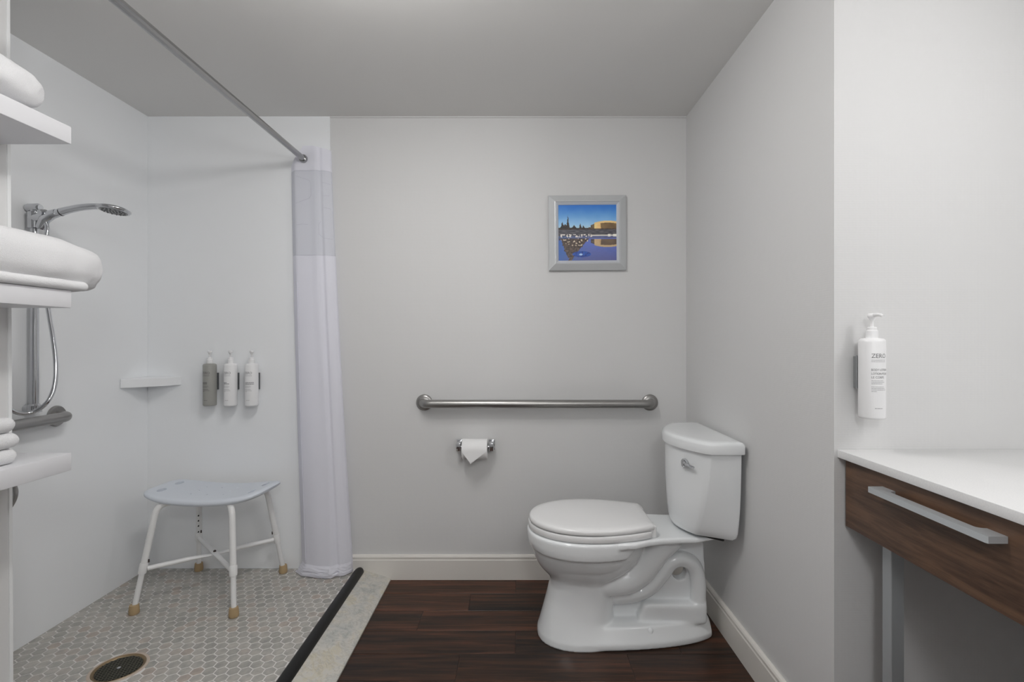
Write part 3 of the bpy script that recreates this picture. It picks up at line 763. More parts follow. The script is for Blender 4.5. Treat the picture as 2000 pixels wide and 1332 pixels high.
def pad(bm, a, b, nz=0.0012, seed=0):
    """folded towel pad with full half-round edges all round"""
    c = [(a[i]+b[i])/2 for i in range(3)]; hx, hy, hz = [(b[i]-a[i])/2 for i in range(3)]
    st = [(-(hy-hz)-hz*math.cos(PI/2*k/8), math.sin(PI/2*k/8)) for k in range(9)]
    st += [(-(hy-hz)+2*(hy-hz)*k/60, 1.0) for k in range(1, 60)]
    st += [((hy-hz)+hz*math.sin(PI/2*k/8), math.cos(PI/2*k/8)) for k in range(9)]
    rings = []
    for y, q in st:
        bz = max(hz*q, 0.0006); ax = hx-hz+bz; ring = []
        for k in range(13): w_ = -PI/2+PI*k/12; ring.append((ax-bz+bz*math.cos(w_), bz*math.sin(w_)))
        for k in range(1, 9): ring.append(((ax-bz)*(1-2*k/9), bz))
        for k in range(13): w_ = PI/2+PI*k/12; ring.append((-(ax-bz)+bz*math.cos(w_), bz*math.sin(w_)))
        for k in range(1, 9): ring.append((-(ax-bz)*(1-2*k/9), -bz))
        out = []
        for x, z in ring:
            p = Vector((c[0]+x, c[1]+y, c[2]+z)); n_ = noise.fractal(p*22+Vector((seed, 0, 0)), 0.9, 2.0, 3)*nz
            out.append(p+Vector((n_, n_*0.5, n_*0.5*(1 if z > -hz*0.5 else 0.2))))
        rings.append(out)
    return fixn(add_loft(bm, rings))
def mid(p):
    over = max(0.0, p.y-1.375)
    p = p.copy(); p.z -= 0.012*min(1, over/0.05)*(1 if p.z < 1.30 else 0.4); return p
t = empty('bath_towel', (-1.31, 1.1, 1.2665), 'thick white bath towel folded on the middle shelf, overhanging its end', 'towel')
obj('folded_body', towel(B(), (-1.415, 0.58, 1.274), (-1.200, 1.508, 1.413), 2.7, 6.5, 0.0035, squash=mid), M['towel'], t, smooth=180)
bm = pad(B(), (-1.412, 0.60, 1.2672), (-1.2080, 1.430, 1.294), 0.0012, 4)
obj('lower_fold', bm, M['towel'], t, smooth=180)
obj('rolled_towel', towel(B(), (-1.418, 0.60, 1.717), (-1.212, 1.36, 1.838), 2.7, 3.2, 0.004, seed=9, squash=lambda p: Vector((p.x, p.y-(0.055 if p.z < 1.75 else 0.055*max(0, (1.78-p.z)/0.03))*(p.y > 1.2), p.z)) if False else p), M['towel'], origin=(-1.32, 0.97, 1.715), smooth=180,
    label='puffy white towel on the highest shelf near the ceiling', cat='towel')
for i, lab in enumerate(('bottom white folded towel of the three stacked on the lowest shelf', 'middle white folded towel in the stack on the lowest shelf', 'top white folded towel of the stack on the lowest shelf')):
    z0 = 0.8225+0.0384*i
    obj('folded_towel', pad(B(), (-1.414, 0.72, z0+0.0006), (-1.252-0.002*i+(0.004 if i == 1 else 0), 1.274+0.004*(i == 1), z0+0.0383), 0.0012, 20+i), M['towel'],
        origin=(-1.33, 1.0, z0), smooth=180, label=lab, cat='towel', group='small towels stacked on the lowest shelf')

# ------------------------------------------------------------------ shower fittings on the left wall
t = empty('grab_bar', (XL, 1.93, 0.843), 'brushed steel grab bar low on the shower wall below the slide bar', 'grab bar')
obj('bar', tube(fillet([(XL+0.002, 1.915, 0.843), (XL+0.057, 1.915, 0.843), (XL+0.057, 1.05, 0.843)], 0.042, 8), 0.019, 20), M['brushed'], t)
obj('flange', lathe([(0.0395, 0.0), (0.0395, 0.004), (0.036, 0.009), (0.020, 0.011), (0.0195, 0.011)], (XL, 1.915, 0.843), 'X', 36), M['brushed'], t)
t = empty('grab_bar', (0.09, YB, 0.835), 'long horizontal stainless grab bar on the back wall above the paper holder', 'grab bar')
obj('bar', tube(fillet([(-0.442, YB-0.002, 0.835), (-0.442, YB-0.057, 0.835), (0.626, YB-0.057, 0.835), (0.626, YB-0.002, 0.835)], 0.042, 8), 0.0192, 22), M['brushed'], t)
AXY = (Vector((1, 0, 0)), Vector((0, 0, 1)), Vector((0, -1, 0)))
for x in (-0.442, 0.626):
    obj('flange', lathe([(0.0385, 0.0), (0.0385, 0.004), (0.036, 0.008), (0.029, 0.0105), (0.0285, 0.0085), (0.024, 0.0085), (0.0195, 0.011)], (x, YB, 0.835), AXY, 36), M['brushed'], t)

t = empty('hand_shower', (-1.721, 1.800, 0.87), 'chrome hand shower and ribbed hose on a vertical slide bar in the shower', 'shower head')
SB = Vector((-1.721, 1.800, 0))  # slide bar and hand shower coordinates: earlier layout scaled outward about the camera
obj('slide_bar', tube([SB+Vector((0, 0, 0.884)), SB+Vector((0, 0, 1.606))], 0.0122, 20), M['chrome'], t)
bm = B()
add_tube(bm, [(XL+0.001, 1.800, 0.886), (XL+0.040, 1.800, 0.886)], 0.0165, 18); add_lathe(bm, [(0.020, -0.012), (0.020, 0.012), (0.014, 0.018)], (-1.721, 1.800, 0.886), 'Z', 20)
obj('lower_mount', fixn(bm), M['chrome'], t)
bm = B()
add_tube(bm, [(XL+0.001, 1.800, 1.601), (-1.741, 1.800, 1.602), (-1.706, 1.800, 1.602), (-1.699, 1.800, 1.602)], [0.0115, 0.0145, 0.0150, 0.011], 20)
add_tube(bm, [(-1.7385, 1.799, 1.586), (-1.7385, 1.799, 1.534)], 0.0062, 12)
obj('upper_mount', bm, M['chrome'], t)
bm = B()
add_lathe(bm, [(0.014, -0.030), (0.0195, -0.028), (0.0195, 0.028), (0.014, 0.030)], (-1.721, 1.800, 1.557), 'Z', 20)
add_tube(bm, [(-1.721, 1.798, 1.561), (-1.689, 1.794, 1.571), (-1.670, 1.792, 1.5785)], [0.017, 0.015, 0.0165], 16)
add_tube(bm, [(-1.676, 1.779, 1.5825), (-1.676, 1.770, 1.5785)], [0.0105, 0.009], 16)
add_tube(bm, [(-1.693, 1.792, 1.527), (-1.676, 1.791, 1.558), (-1.6520, 1.790, 1.575), (-1.6320, 1.790, 1.5805)], [0.0145, 0.017, 0.0165, 0.0145], 18)
obj('holder_clamp', bm, M['chrome'], t)
hd = [(-1.642, 1.790, 1.576), (-1.623, 1.790, 1.5825), (-1.589, 1.790, 1.592), (-1.549, 1.790, 1.600), (-1.508, 1.790, 1.604), (-1.473, 1.790, 1.604), (-1.448, 1.790, 1.603)]
hp = spline(hd, 5)
obj('handle', tube(hp, [0.0128+0.001*math.sin(min(1, i/10)*PI)-0.004*(i/(len(hp)-1))**2 for i in range(len(hp))], 18), M['chrome'], t)
bm = lathe([(0.0120, -0.002), (0.0138, -0.0015), (0.0138, 0.0015), (0.0120, 0.002)], (0, 0, 0), 'Z', 20)
rot = Vector((0, 0, 1)).rotation_difference(Vector((1, 0, 0.30))).to_matrix().to_4x4()
bmesh.ops.transform(bm, matrix=Matrix.Translation((-1.617, 1.790, 1.5838)) @ rot, verts=bm.verts)
obj('handle_ring', bm, M['gap'], t, label='black ring on the handle')
tilt = Matrix.Translation((-1.430, 1.790, 1.5935)) @ Matrix.Rotation(math.radians(5), 4, 'Y') @ Matrix.Rotation(math.radians(-6), 4, 'X')
bm = lathe([(0.043, -0.008), (0.0475, -0.0072), (0.051, -0.003), (0.050, 0.001), (0.043, 0.0055), (0.028, 0.0090), (0.0, 0.0105)], (0, 0, 0), 'Z', 40)
bmesh.ops.transform(bm, matrix=tilt, verts=bm.verts)
hdo = obj('spray_head', bm, M['chrome'], t, smooth=60)
bm = B(); add_lathe(bm, [(0.0, -0.0092), (0.041, -0.0090), (0.042, -0.0075), (0.0, -0.0070)][::-1], (0, 0, 0), 'Z', 36)
for rr_, nn in ((0.033, 16), (0.022, 10), (0.011, 6)):
    for k in range(nn):
        a = 2*PI*k/nn; add_lathe(bm, [(0.0019, -0.0118), (0.0026, -0.0088)], (rr_*math.cos(a), rr_*math.sin(a), 0), 'Z', 8)
bmesh.ops.transform(bm, matrix=tilt, verts=bm.verts)
obj('spray_face', fixn(bm), mat('grey_spray_face', (0.20, 0.205, 0.21), 0.3, 0.6), hdo, label='dark grey nozzle face')
def pxw(px, py, y): k = 987/y; return Vector(((px-1011)/k, y, 1.131+(664-py)/k))
hose = spline([(-1.676, 1.791, 1.556), pxw(92, 450, 1.782), pxw(86, 500, 1.772), pxw(88, 560, 1.768), pxw(95, 610, 1.768), pxw(104, 665, 1.766), pxw(109, 715, 1.76), pxw(106, 755, 1.75), pxw(92, 786, 1.73), pxw(66, 804, 1.72), pxw(38, 807, 1.69), pxw(14, 795, 1.665), pxw(-8, 770, 1.65), pxw(-30, 700, 1.645), pxw(-40, 600, 1.645)], 34)
obj('hose', tube(hose, [0.0073 if i % 2 else 0.0060 for i in range(len(hose))], 12), M['chrome'], t, smooth=180, label='ribbed chrome hose')
t = empty('shower_valve', (XL, 1.655, 0.70), 'dark chrome shower valve lever below the lowest shelf', 'valve')
obj('escutcheon', lathe([(0.075, 0.0), (0.074, 0.004), (0.03, 0.010), (0.026, 0.045), (0.022, 0.05), (0, 0.05)], (XL, 1.625, 0.70), 'X', 36), M['brushed'], t)
lv_ = spline([(-1.70, 1.625, 0.70), (-1.672, 1.652, 0.69), pxw(28, 952, 1.672), pxw(30, 968, 1.672), pxw(25, 984, 1.672), pxw(17, 998, 1.668)], 6)
obj('lever', tube(lv_, [0.0085-0.006*(i/(len(lv_)-1))**2.5 for i in range(len(lv_))], 14), M['brushed'], t)

bm = B()
out = [(XL+0.0005, YB-0.0055), (XL+0.0005, 2.222)]
for k in range(1, 12):
    s_ = k/12; out.append((XL+0.163*s_, 2.222+(YB-0.0055-2.222)*s_ if False else 2.222+(YB-0.0055-2.222)*(s_)))
out = [(XL+0.0005, YB-0.0055), (XL+0.0005, 2.226), (XL+0.004, 2.222)]
for k in range(1, 12):
    s_ = k/12; b_ = 0.012*math.sin(PI*s_); out.append((XL+0.004+0.156*s_+b_*0.7, 2.222+0.165*s_-b_*0.7))
out += [(XL+0.160, YB-0.0055-0.002), (XL+0.158, YB-0.0055)]
cen = (XL+0.05, YB-0.06)
def sh(i): return [(cen[0]+(x-cen[0])*(1-i), cen[1]+(y-cen[1])*(1-i)) for x, y in out]
bm = add_loft(B(), [[Vector((x, y, z)) for x, y in out] for z in (0.9195, 0.956)]+[[Vector((x if x < XL+0.002 else x-0.003, y if y > YB-0.008 else y+0.003, 0.9595)) for x, y in out]])
obj('corner_shelf', fixn(bm), M['panel'], origin=(XL, YB-0.0055, 0.9195), smooth=30, label='small white triangular shelf in the shower corner', cat='shelf')

# ------------------------------------------------------------------ curtain rod and curtain
RX, RZ = -0.993, 1.971
t = empty('curtain_rod', (RX, YB, RZ), 'long satin metal shower curtain rod running under the ceiling', 'curtain rod')
obj('rod', tube(fillet([(RX, YB-0.006, RZ), (RX, 1.02, RZ), (-1.419, 1.02, RZ)], 0.16, 12), 0.0127, 18), M['rod'], t)
obj('end_flange', lathe([(0.028, 0.0), (0.028, 0.004), (0.0185, 0.009), (0.0165, 0.022), (0.0127, 0.023)], (RX, YB-0.005, RZ), AXY, 28), M['rod'], t)
obj('end_collar', lathe([(0.0128, 0.0), (0.0180, 0.001), (0.0190, 0.006), (0.0190, 0.017), (0.0165, 0.022), (0.0128, 0.022)], (RX, YB-0.041, RZ), AXY, 24), M['rod'], t, label='dark end collar')

t = empty('shower_curtain', (-0.93, 2.33, 1.0), 'white fabric shower curtain gathered against the back wall beside the shower', 'curtain')
zt_, zb_ = 2.030, ZS+0.003
path = [(0.0, 2.385, 2.372), (0.005, 2.372, 2.352), (0.06, 2.362, 2.335), (0.10, 2.355, 2.322), (0.135, 2.349, 2.312), (0.40, 2.345, 2.300), (0.62, 2.345, 2.297), (0.70, 2.346, 2.300), (0.76, 2.352, 2.312), (0.82, 2.348, 2.305),
        (0.88, 2.352, 2.312), (0.94, 2.358, 2.325), (0.99, 2.366, 2.345), (1.0, 2.376, 2.362)]
pth = []
for i in range(len(path)-1):
    for k in range(5):
        s_ = k/5; pth.append(tuple(path[i][j]*(1-s_)+path[i+1][j]*s_ for j in range(3)))
pth.append(path[-1])
ss = np.array([p[0] for p in pth]); ker = np.ones(3)/3
def sm(a): b = np.concatenate([[a[0]], a, [a[-1]]]); return np.convolve(b, ker, 'valid')
yt_ = sm(np.array([p[1] for p in pth])); yb_ = sm(np.array([p[2] for p in pth]))
def cpt(s_, yt, yb, z, lift=0.0):
    q = max(0.0, (zt_-z)/(zt_-zb_))
    xl = -1.062+0.012*q+0.046*q**1.5; xr = -0.876+0.012*q+0.097*q**1.2
    x = xl+(xr-xl)*s_
    y = yt+(yb-yt)*q**1.1
    y += 0.0030*math.sin(2.3*z+9*s_)*(0.3+q)-0.0035*math.exp(-((s_-0.66-0.05*math.sin(3*z))/0.07)**2)*(0.5+q)+0.003*noise.noise(Vector((s_*3, z*1.7, 3)))
    return Vector((x, min(y, YB-0.008)-lift, z))
def curtain_band(z0, z1, nz, lift=0.0, top=None):
    rings = []
    for i in range(nz+1):
        r_ = []
        for s_, a, b in zip(ss, yt_, yb_):
            zz1 = top(s_) if top else z1
            z = z0+(zz1-z0)*i/nz; r_.append(cpt(s_, a, b, z, lift))
        rings.append(r_)
    return add_loft(B(), rings, caps=False, close=False)
def top_edge(s_): return 1.952+0.0*s_ if s_ < 0.06 else (1.955+0.078*min(1, max(0, (s_-0.06)/0.30)) if s_ < 0.62 else 2.030-0.012*(s_-0.62)/0.38)
zA, zB = 1.917, 1.523
def window_hole(bm, pts):
    return bm
hb = curtain_band(zA, zt_, 24, top=top_edge)
# the rod passes through an eyelet cut in the header
for f in [f for f in hb.faces if (f.calc_center_median()-Vector((RX, f.calc_center_median().y, RZ))).length < 0.0128]: hb.faces.remove(f)
obj('header', hb, M['curtain'], t, smooth=60)
obj('sheer_window', curtain_band(zB, zA, 12), M['sheer'], t, smooth=60, label='sheer grey-white upper window band with outlined squares')
obj('cloth', curtain_band(zb_+0.05, zB, 46), M['curtain'], t, smooth=60)
def on_front(s_, z, lift=0.0012):
    a = float(np.interp(s_, ss, yt_)); b = float(np.interp(s_, ss, yb_)); return cpt(s_, a, b, z, lift)
for z in (zA, zB): obj('band_seam', tube([on_front(s_, z, 0.001) for s_ in np.linspace(0.13, 0.99, 40)], 0.0006, 5), M['stitch'], t)
def sline(pts):
    return [(a[0]+(b[0]-a[0])*k/5, a[1]+(b[1]-a[1])*k/5) for a, b in zip(pts, pts[1:]) for k in range(5)]+[pts[-1]]
for q in (sline([(0.155, 1.893), (0.48, 1.872), (0.53, 1.860), (0.53, 1.802), (0.48, 1.788), (0.155, 1.764)]), sline([(0.16, 1.664), (0.30, 1.668), (0.44, 1.666)])): obj('outline_stitching', tube([on_front(a, b) for a, b in q], 0.0006, 5), M['stitch'], t)
for q in ([(0.80, 1.862), (0.97, 1.857)], [(0.80, 1.800), (0.95, 1.802)], [(0.82, 1.745), (0.97, 1.742)], [(0.97, 1.60), (0.80, 1.602), (0.70, 1.62), (0.70, 1.665), (0.74, 1.68)]):
    ln_ = [on_front(a[0]+(b[0]-a[0])*k/4, a[1]+(b[1]-a[1])*k/4) for a, b in zip(q, q[1:]) for k in range(4)]+[on_front(*q[-1])]
    obj('outline_stitching', tube(ln_, 0.0006, 5), M['stitch'], t)
add_seam = tube([on_front(0.150, z, 0.0014) for z in np.linspace(zb_+0.07, 1.40, 60)], 0.0011, 6)
obj('side_seam', add_seam, M['curtain'], t)
# crumpled hem lying on the tiles
rings = []
nr = 26
for i in range(nr+1):
    q = i/nr; r_ = []
    for s_, a, b in zip(ss, yt_, yb_):
        base = cpt(s_, a, b, zb_+0.0505-0.049*min(1, q*1.15))
        w1 = noise.noise(Vector((s_*4.0, q*3.0, 1.7))); w2 = noise.noise(Vector((s_*11.0+q*2, q*6.0, 4.2)))
        rid = (1-abs(w2)*2.2)
        front = max(0.0, 1-abs(s_-0.45)/0.62)**0.5
        fold = 0.010*math.sin(PI*q)+0.016*q*q+0.011*w1*q+0.007*rid*math.sin(PI*min(1, q*1.1))
        left = max(0, 0.34-s_)*0.085*q**1.3
        p = base+Vector((-left+0.004*w1*q, -fold*front, 0.010*w1*q*(1-q)*2+0.006*rid*q*(1-0.6*q)))
        p.z = max(p.z, ZS+0.0015); p.y = min(p.y, YB-0.008); r_.append(p)
    rings.append(r_)
obj('hem', add_loft(B(), rings, caps=False, close=False), M['curtain'], t, smooth=80)

# ------------------------------------------------------------------ shower stool
OS = Vector((-1.302, 2.172, ZS)); ANG = math.radians(-3.0)
t = empty('shower_stool', OS, 'backless white shower stool with pale blue-grey curved seat and tan feet', 'stool')
RM = Matrix.Translation(OS) @ Matrix.Rotation(ANG, 4, 'Z')
def place(bm): bmesh.ops.transform(bm, matrix=RM, verts=bm.verts); return bm
SH = 0.432   # seat height above the tiles at its middle
def seat_z(x, y): return SH+0.030*abs(x/0.25)**2.3
bm = B(); nx_, ny_ = 84, 48; el = bm.verts.layers.float.new('edge')
def sq(a, b):
    # square -> rounded rectangle
    p = 5.0; m_ = max(abs(a), abs(b))
    if m_ < 1e-9: return 0, 0
    L = (abs(a)**p+abs(b)**p)**(1/p); f = m_/L
    return a*f, b*f
def seat_xy(a, b):
    x, y = sq(a, b); hw = 0.131+0.006*math.cos(a*PI/2); return x*0.250, y*hw
grid = [[bm.verts.new((0, 0, 0)) for _ in range(ny_+1)] for _ in range(nx_+1)]
gx = {}
for i in range(nx_+1):
    for j in range(ny_+1):
        a, b = -1+2*i/nx_, -1+2*j/ny_
        x, y = seat_xy(a, b); z = seat_z(x, y)-0.010*(max(0, max(abs(a), abs(b))-0.88)/0.12)**2.4
        grid[i][j].co = (x, y, z); grid[i][j][el] = max(0, max(abs(a), abs(b))-0.88)/0.12
for i in range(nx_):
    for j in range(ny_):
        bm.faces.new((grid[i][j], grid[i+1][j], grid[i+1][j+1], grid[i][j+1]))
holes = []
for sx in (-1, 1):
    for sy in (-1, 1): holes.append((sx*0.196, sy*0.052, 0.011, 0.024))
for x in (-0.07, 0.0, 0.07):
    for y in (-0.05, 0.0, 0.05): holes.append((x, y, 0.004, 0.004))
kill = []
for f in bm.faces:
    c_ = f.calc_center_median()
    for hx, hy, ra, rb in holes:
        if ((c_.x-hx)/ra)**2+((c_.y-hy)/rb)**2 < 1: kill.append(f); break
bmesh.ops.delete(bm, geom=kill, context='FACES')
# smooth the jagged slot rims
for v in bm.verts:
    if not v.is_boundary: continue
    for hx, hy, ra, rb in holes:
        q = math.hypot((v.co.x-hx)/ra, (v.co.y-hy)/rb)
        if q < 1.9 and q > 1e-6:
            v.co.x = hx+(v.co.x-hx)/q*1.05; v.co.y = hy+(v.co.y-hy)/q*1.05; v.co.z = seat_z(v.co.x, v.co.y); break
bmesh.ops.recalc_face_normals(bm, faces=bm.faces)
top = list(bm.faces)
bnd = [e for e in bm.edges if e.is_boundary]
r = bmesh.ops.duplicate(bm, geom=bm.verts[:]+bm.edges[:]+bm.faces[:])
vm = r['vert_map']
low = [g for g in r['geom'] if isinstance(g, bmesh.types.BMVert)]
for v in low:
    v.co.z -= 0.027-0.019*v[el]**2.2
for g in r['geom']:
    if isinstance(g, bmesh.types.BMFace): g.normal_flip()
em = r['edge_map']
for e in bnd:
    e2 = em[e]; a, b = e.verts; bm.faces.new((b, a, vm[a], vm[b]))
fixn(bm)
obj('seat', place(bm), M['stoolseat'], t, smooth=60)
FX, FY = 0.205, 0.190
for sx in (-1, 1):
    for sy in (-1, 1):
        f = Vector((sx*FX, sy*FY, 0.0)); k_ = Vector((sx*0.163, sy*0.132, 0.372))
        up = Vector((sx*0.10, sy*0.078, 0.412))
        def along(zz): s_ = zz/0.372; return f+(k_-f)*s_
        pts = fillet([up, Vector((sx*0.157, sy*0.126, 0.413)), along(0.170)], 0.042, 8)
        lg = obj('leg', place(tube([p for p in pts], 0.0122, 18)), M['stoolleg'], t)
        obj('lower_tube', place(tube([along(0.19), along(0.022)], 0.0100, 16)), M['stoolleg'], lg)
        obj('collar', place(tube([along(0.150), along(0.158), along(0.185), along(0.189)], [0.0142, 0.0150, 0.0150, 0.0135], 18)), M['stoolleg'], lg)
        ft = along(0.018); obj('rubber_tip', place(lathe([(0.0165, 0.0003), (0.0185, 0.004), (0.0185, 0.012), (0.0170, 0.030), (0.0160, 0.036), (0.0105, 0.037)], (ft.x, ft.y, 0.0), 'Z', 22)), M['tip'], lg, label='tan rubber foot')
        if sx < 0 < sy:
            for q in (0.276, 0.251, 0.226, 0.197):
                obj('adjustment_hole', place(lathe([(0.0, -0.0008), (0.0042, -0.0008), (0.0042, 0.0), (0, 0)], along(q)+Vector((0.005, -0.0118, 0)), AXY, 12)), M['hole'], lg)
zb2 = 0.165
def along2(sx, sy, zz): f = Vector((sx*FX, sy*FY, 0.0)); k_ = Vector((sx*0.163, sy*0.132, 0.372)); return f+(k_-f)*zz/0.372
def brace(a, b, dz):
    m_ = (a+b)/2; d = (b-a).normalized(); bm = B()
    side = Vector((-d.y, d.x, 0)); rings = []
    L = (b-a).length
    for s_, ru, rv in ((0.03, 0.0095, 0.0095), (0.30, 0.0095, 0.0095), (0.40, 0.0110, 0.0065), (0.46, 0.0125, 0.0035), (0.54, 0.0125, 0.0035), (0.60, 0.0110, 0.0065), (0.70, 0.0095, 0.0095), (0.97, 0.0095, 0.0095)):
        c_ = a+(b-a)*s_+Vector((0, 0, dz*max(0, 1-abs(s_-0.5)/0.2)))
        rings.append([c_+side*ru*math.cos(2*PI*k/16)+Vector((0, 0, 1))*rv*math.sin(2*PI*k/16) for k in range(16)])
    return fixn(add_loft(bm, rings))
br = obj('cross_brace', place(brace(along2(-1, -1, zb2), along2(1, 1, zb2), -0.0038)), M['stoolleg'], t)
br2 = obj('cross_brace', place(brace(along2(-1, 1, zb2), along2(1, -1, zb2), 0.0038)), M['stoolleg'], t)
bm = lathe([(0.0, 0.0), (0.0055, 0.0), (0.0055, 0.012), (0.003, 0.014), (0, 0.014)], (0, 0, zb2-0.001), 'Z', 12)
obj('pivot_bolt', place(bm), M['rust'], t, label='rusty bolt where the braces cross')
for sx in (-1, 1):
    for sy in (-1, 1):
        q = along2(sx, sy, 0.186)+Vector((-sx*0.015, -sy*0.006, 0.004)); obj('leg_bolt', place(tube([q, q+Vector((0, 0, 0.012))], 0.0028, 8)), M['rust'], t)

# ------------------------------------------------------------------ picture on the back wall
XP0, XP1, ZP0, ZP1 = 0.147, 0.512, 1.459, 1.812
t = empty('framed_picture', ((XP0+XP1)/2, YB, ZP0), 'square framed photograph of buildings reflected in water on the back wall', 'picture')
pc = Vector(((XP0+XP1)/2, YB-0.014, (ZP0+ZP1)/2)); hx, hz = (XP1-XP0)/2, (ZP1-ZP0)/2
lean = Matrix.Translation((0, YB, ZP0)) @ Matrix.Rotation(math.radians(0.6), 4, 'X') @ Matrix.Rotation(math.radians(-0.45), 4, 'Y') @ Matrix.Translation((0, -YB, -ZP0))
lean = Matrix.Translation(Vector((pc.x, 0, 0))) @ lean @ Matrix.Translation(Vector((-pc.x, 0, 0)))
def sqr(ins, y): return [Vector((pc.x+sx*(hx-ins), y, pc.z+sz*(hz-ins))) for sx, sz in ((-1, -1), (1, -1), (1, 1), (-1, 1))]
bm = B()
rg = [sqr(0.004, YB-0.003), sqr(0.0, YB-0.006), sqr(0.0, YB-0.014), sqr(0.002, YB-0.016), sqr(0.028, YB-0.029), sqr(0.032, YB-0.030), sqr(0.034, YB-0.028), sqr(0.034, YB-0.010)]
add_loft(bm, rg, caps=False); bmesh.ops.transform(bm, matrix=lean, verts=bm.verts)
obj('frame', fixn(bm), M['frame'], t, smooth=0)
bm = B(); add_loft(bm, [sqr(0.0338, YB-0.010), sqr(0.0338, YB-0.0260), sqr(0.036, YB-0.0265), sqr(0.046, YB-0.019), sqr(0.046, YB-0.010)], caps=False); bmesh.ops.transform(bm, matrix=lean, verts=bm.verts)
obj('inner_lip', fixn(bm), M['matboard'], t, smooth=0, label='pale inner lip of the frame')
def print_colour(x, z):
    """x,z in 0..1 from the lower left of the print"""
    n1 = noise.noise(Vector((x*9, z*9, 0.3))); n2 = noise.noise(Vector((x*31, z*31, 5.1))); n3 = noise.noise(Vector((x*14, z*60, 8.0)))
    L = lambda a, b, q: tuple(a[i]+(b[i]-a[i])*max(0, min(1, q)) for i in range(3))
    sky = L((150, 188, 212), (36, 100, 176), (z-0.58)/0.40+0.06*n1); sky = L(sky, (160, 170, 175), max(0, 0.5-(z-0.58)*8))
    wat = L((78, 82, 130), (84, 100, 168), z/0.30+0.15*n3); wat = L(wat, (38, 84, 150), max(0, (0.5-x))*1.6+0.15*n1)
    col = sky if z > 0.56 else wat
    def mound(x, top):  # tree and roof skyline on the left
        return z > 0.50 and z < top
    sk = 0.585+0.02*n1
    for cx, hgt, wd in ((0.07, 0.12, 0.05), (0.165, 0.24, 0.035), (0.27, 0.06, 0.05), (0.38, 0.085, 0.025), (0.43, 0.05, 0.03), (0.12, 0.07, 0.09)):
        sk = max(sk, 0.585+hgt*max(0, 1-abs(x-cx+0.01*n2)/wd)**1.3+0.012*n2)
    if 0.50 < z < sk and x < 0.62: col = L((22, 20, 22), (58, 40, 30), 0.5+0.9*n2)
    if 0.50 < z < 0.60 and x >= 0.52: col = L((46, 40, 36), (84, 62, 44), 0.5+n2)
    # pale curved building on the right and its reflection
    def hall(x, zz):
        top = 0.715-0.05*((x-0.85)/0.3)**2*1.2
        if x < 0.56 or zz > top or zz < 0: return None
        if x < 0.62: return L((52, 44, 36), (110, 90, 64), 0.4+n2) if zz < 0.66-(0.62-x)*0.4 else None
        if zz > top-0.035: return (206, 176, 120)
        if x < 0.735-(zz-0.58)*0.1: return L((222, 188, 128), (190, 150, 96), (x-0.62)*5+0.3*n2)
        return L((88, 68, 44), (120, 96, 60), 0.5+n1)
    if 0.575 < z:
        h_ = hall(x, z)
        if h_: col = h_
    if 0.395 < z <= 0.56:                       # boats and quay
        col = L((50, 50, 58), (86, 84, 88), 0.5+n3)
        if z < 0.44: col = L(col, wat, 0.5)
        if 0.42 < z < 0.475 and x < 0.58 and n2 > 0.12: col = (196, 190, 184)
        if abs(z-0.452) < 0.010 and x > 0.55: col = (190, 184, 176)
        if abs(z-0.455) < 0.022 and (0.85 < x < 0.90 or x > 0.94): col = (214, 206, 196)
    zr = 0.98-z
    if 0.20 < z < 0.385 and x > 0.56:
        h_ = hall(x, 0.955-z)
        if h_: col = L(h_, (60, 60, 90), 0.25)
    if z < 0.40 and x < 0.56:
        jag = 0.03*n2+0.02*n1
        if 0.02+(0.40-z)*0.42+jag < x < 0.53-(0.40-z)*0.80+jag:
            col = L((46, 36, 32), (92, 76, 66), 0.5+n2)
            if n2 > 0.34 and z > 0.27: col = (196, 182, 160)
    if ((x-0.40)/0.16)**2+((z-0.115)/0.055)**2 < 1: col = L((14, 40, 110), (34, 80, 160), 0.5+n2)
    if ((x-0.385)/0.03)**2+((z-0.11)/0.018)**2 < 1: col = (150, 176, 214)
    return col
n = 180; hx2, hz2 = hx-0.046, hz-0.046
bm = B(); lay = bm.loops.layers.float_color.new('print')
g_ = [[bm.verts.new((pc.x-hx2+2*hx2*i/n, YB-0.0165, pc.z-hz2+2*hz2*j/n)) for j in range(n+1)] for i in range(n+1)]
for i in range(n):
    for j in range(n):
        f = bm.faces.new((g_[i][j], g_[i+1][j], g_[i+1][j+1], g_[i][j+1]))
        for l_, (a, b) in zip(f.loops, ((i, j), (i+1, j), (i+1, j+1), (i, j+1))):
            q_ = srgb(*print_colour(a/n, b/n)); l_[lay] = tuple(min(0.95, 1.5*c_) for c_ in q_[:3])+(1,)
bmesh.ops.transform(bm, matrix=lean, verts=bm.verts)
mp_ = mat('photographic_print', (0.3, 0.3, 0.3), 0.35); tt = NT(mp_); at = tt.n('ShaderNodeAttribute'); at.attribute_name = 'print'; tt.l(at.outputs['Color'], tt.p.inputs['Base Color'])
obj('photograph', bm, mp_, t, smooth=0, label='blue photograph of a lake shore')

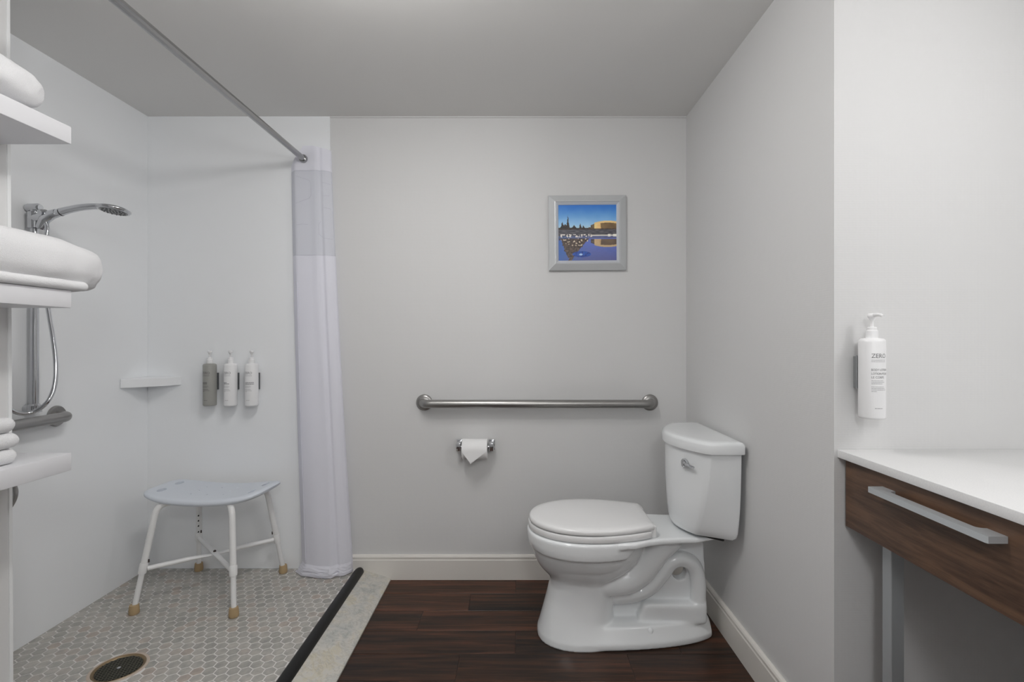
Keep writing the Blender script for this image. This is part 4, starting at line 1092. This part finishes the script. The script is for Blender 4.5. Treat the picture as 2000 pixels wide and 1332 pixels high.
# ------------------------------------------------------------------ toilet paper
HX0, HX1, HZ = -0.2735, -0.1215, 0.635
t = empty('toilet_paper_holder', ((HX0+HX1)/2, YB, HZ), 'chrome paper holder with square posts on the back wall', 'paper holder')
for x in (HX0, HX1):
    p = obj('post', box((x-0.0105, YB-0.066, HZ-0.017), (x+0.0105, YB-0.006, HZ+0.021), 0.0020, 2), M['chrome'], t, smooth=40)
    obj('wall_plate', box((x-0.0135, YB-0.007, HZ-0.022), (x+0.0135, YB-0.0003, HZ+0.026), 0.002, 2), M['chrome'], p, smooth=40)
obj('spindle', tube([(HX0, YB-0.052, HZ), (HX1, YB-0.052, HZ)], 0.0085, 14), M['chrome'], t)
rx0, rx1 = -0.2560, -0.1390; RR = 0.0465; cyr, czr = YB-0.0535, HZ-0.0085
t = empty('toilet_paper_roll', ((rx0+rx1)/2, cyr, czr), 'white toilet roll with its end folded to a point on the chrome holder', 'toilet paper')
bm = B()
pr = [(0.0200, rx0), (RR-0.003, rx0), (RR, rx0+0.002), (RR, rx1-0.002), (RR-0.003, rx1), (0.0200, rx1)]
AXX = (Vector((0, 1, 0)), Vector((0, 0, 1)), Vector((1, 0, 0)))
R_ = [[Vector((x, cyr+r*math.cos(2*PI*k/48), czr+r*math.sin(2*PI*k/48))) for k in range(48)] for r, x in pr]
add_loft(bm, R_+[R_[0]], caps=False)
obj('roll', fixn(bm), M['paper'], t, smooth=40)
bm = B()
R_ = [[Vector((x, cyr+r*math.cos(2*PI*k/36), czr+r*math.sin(2*PI*k/36))) for k in range(36)] for r, x in ((0.0199, rx0+0.0005), (0.0199, rx1-0.0005), (0.0190, rx1-0.0005), (0.0190, rx0+0.0005))]
add_loft(bm, R_+[R_[0]], caps=False)
obj('core', fixn(bm), M['card'], t, smooth=40, label='dark cardboard core')
# folded tail: follows the roll over the top front, then hangs to a point
bm = B(); rows = []
for k in range(13):
    a = math.radians(95+85*k/12); rows.append((cyr+(RR+0.0012)*math.cos(a), czr+(RR+0.0012)*math.sin(a), 0))
zk = rows[-1][2]; z0 = rows[-1][1]; tipx = rx0+0.043
for k in range(1, 11):
    s_ = k/10; rows.append((cyr-RR-0.0012+0.003*s_, z0-0.060*s_, s_))
rings = []
for y, z, s_ in rows:
    s2 = max(0, (s_*1.06-0.04)); s2 = min(1, max(0, s2))
    a = rx0+0.001+(tipx-0.002-rx0)*s2; b = rx1-0.003+(tipx+0.002-rx1)*s2
    rings.append([Vector((a+(b-a)*i/8, y-0.0012*math.sin(PI*i/8)*s_, z)) for i in range(9)])
add_loft(bm, rings, caps=False, close=False)
obj('folded_tail', bm, M['paper'], t, smooth=60)
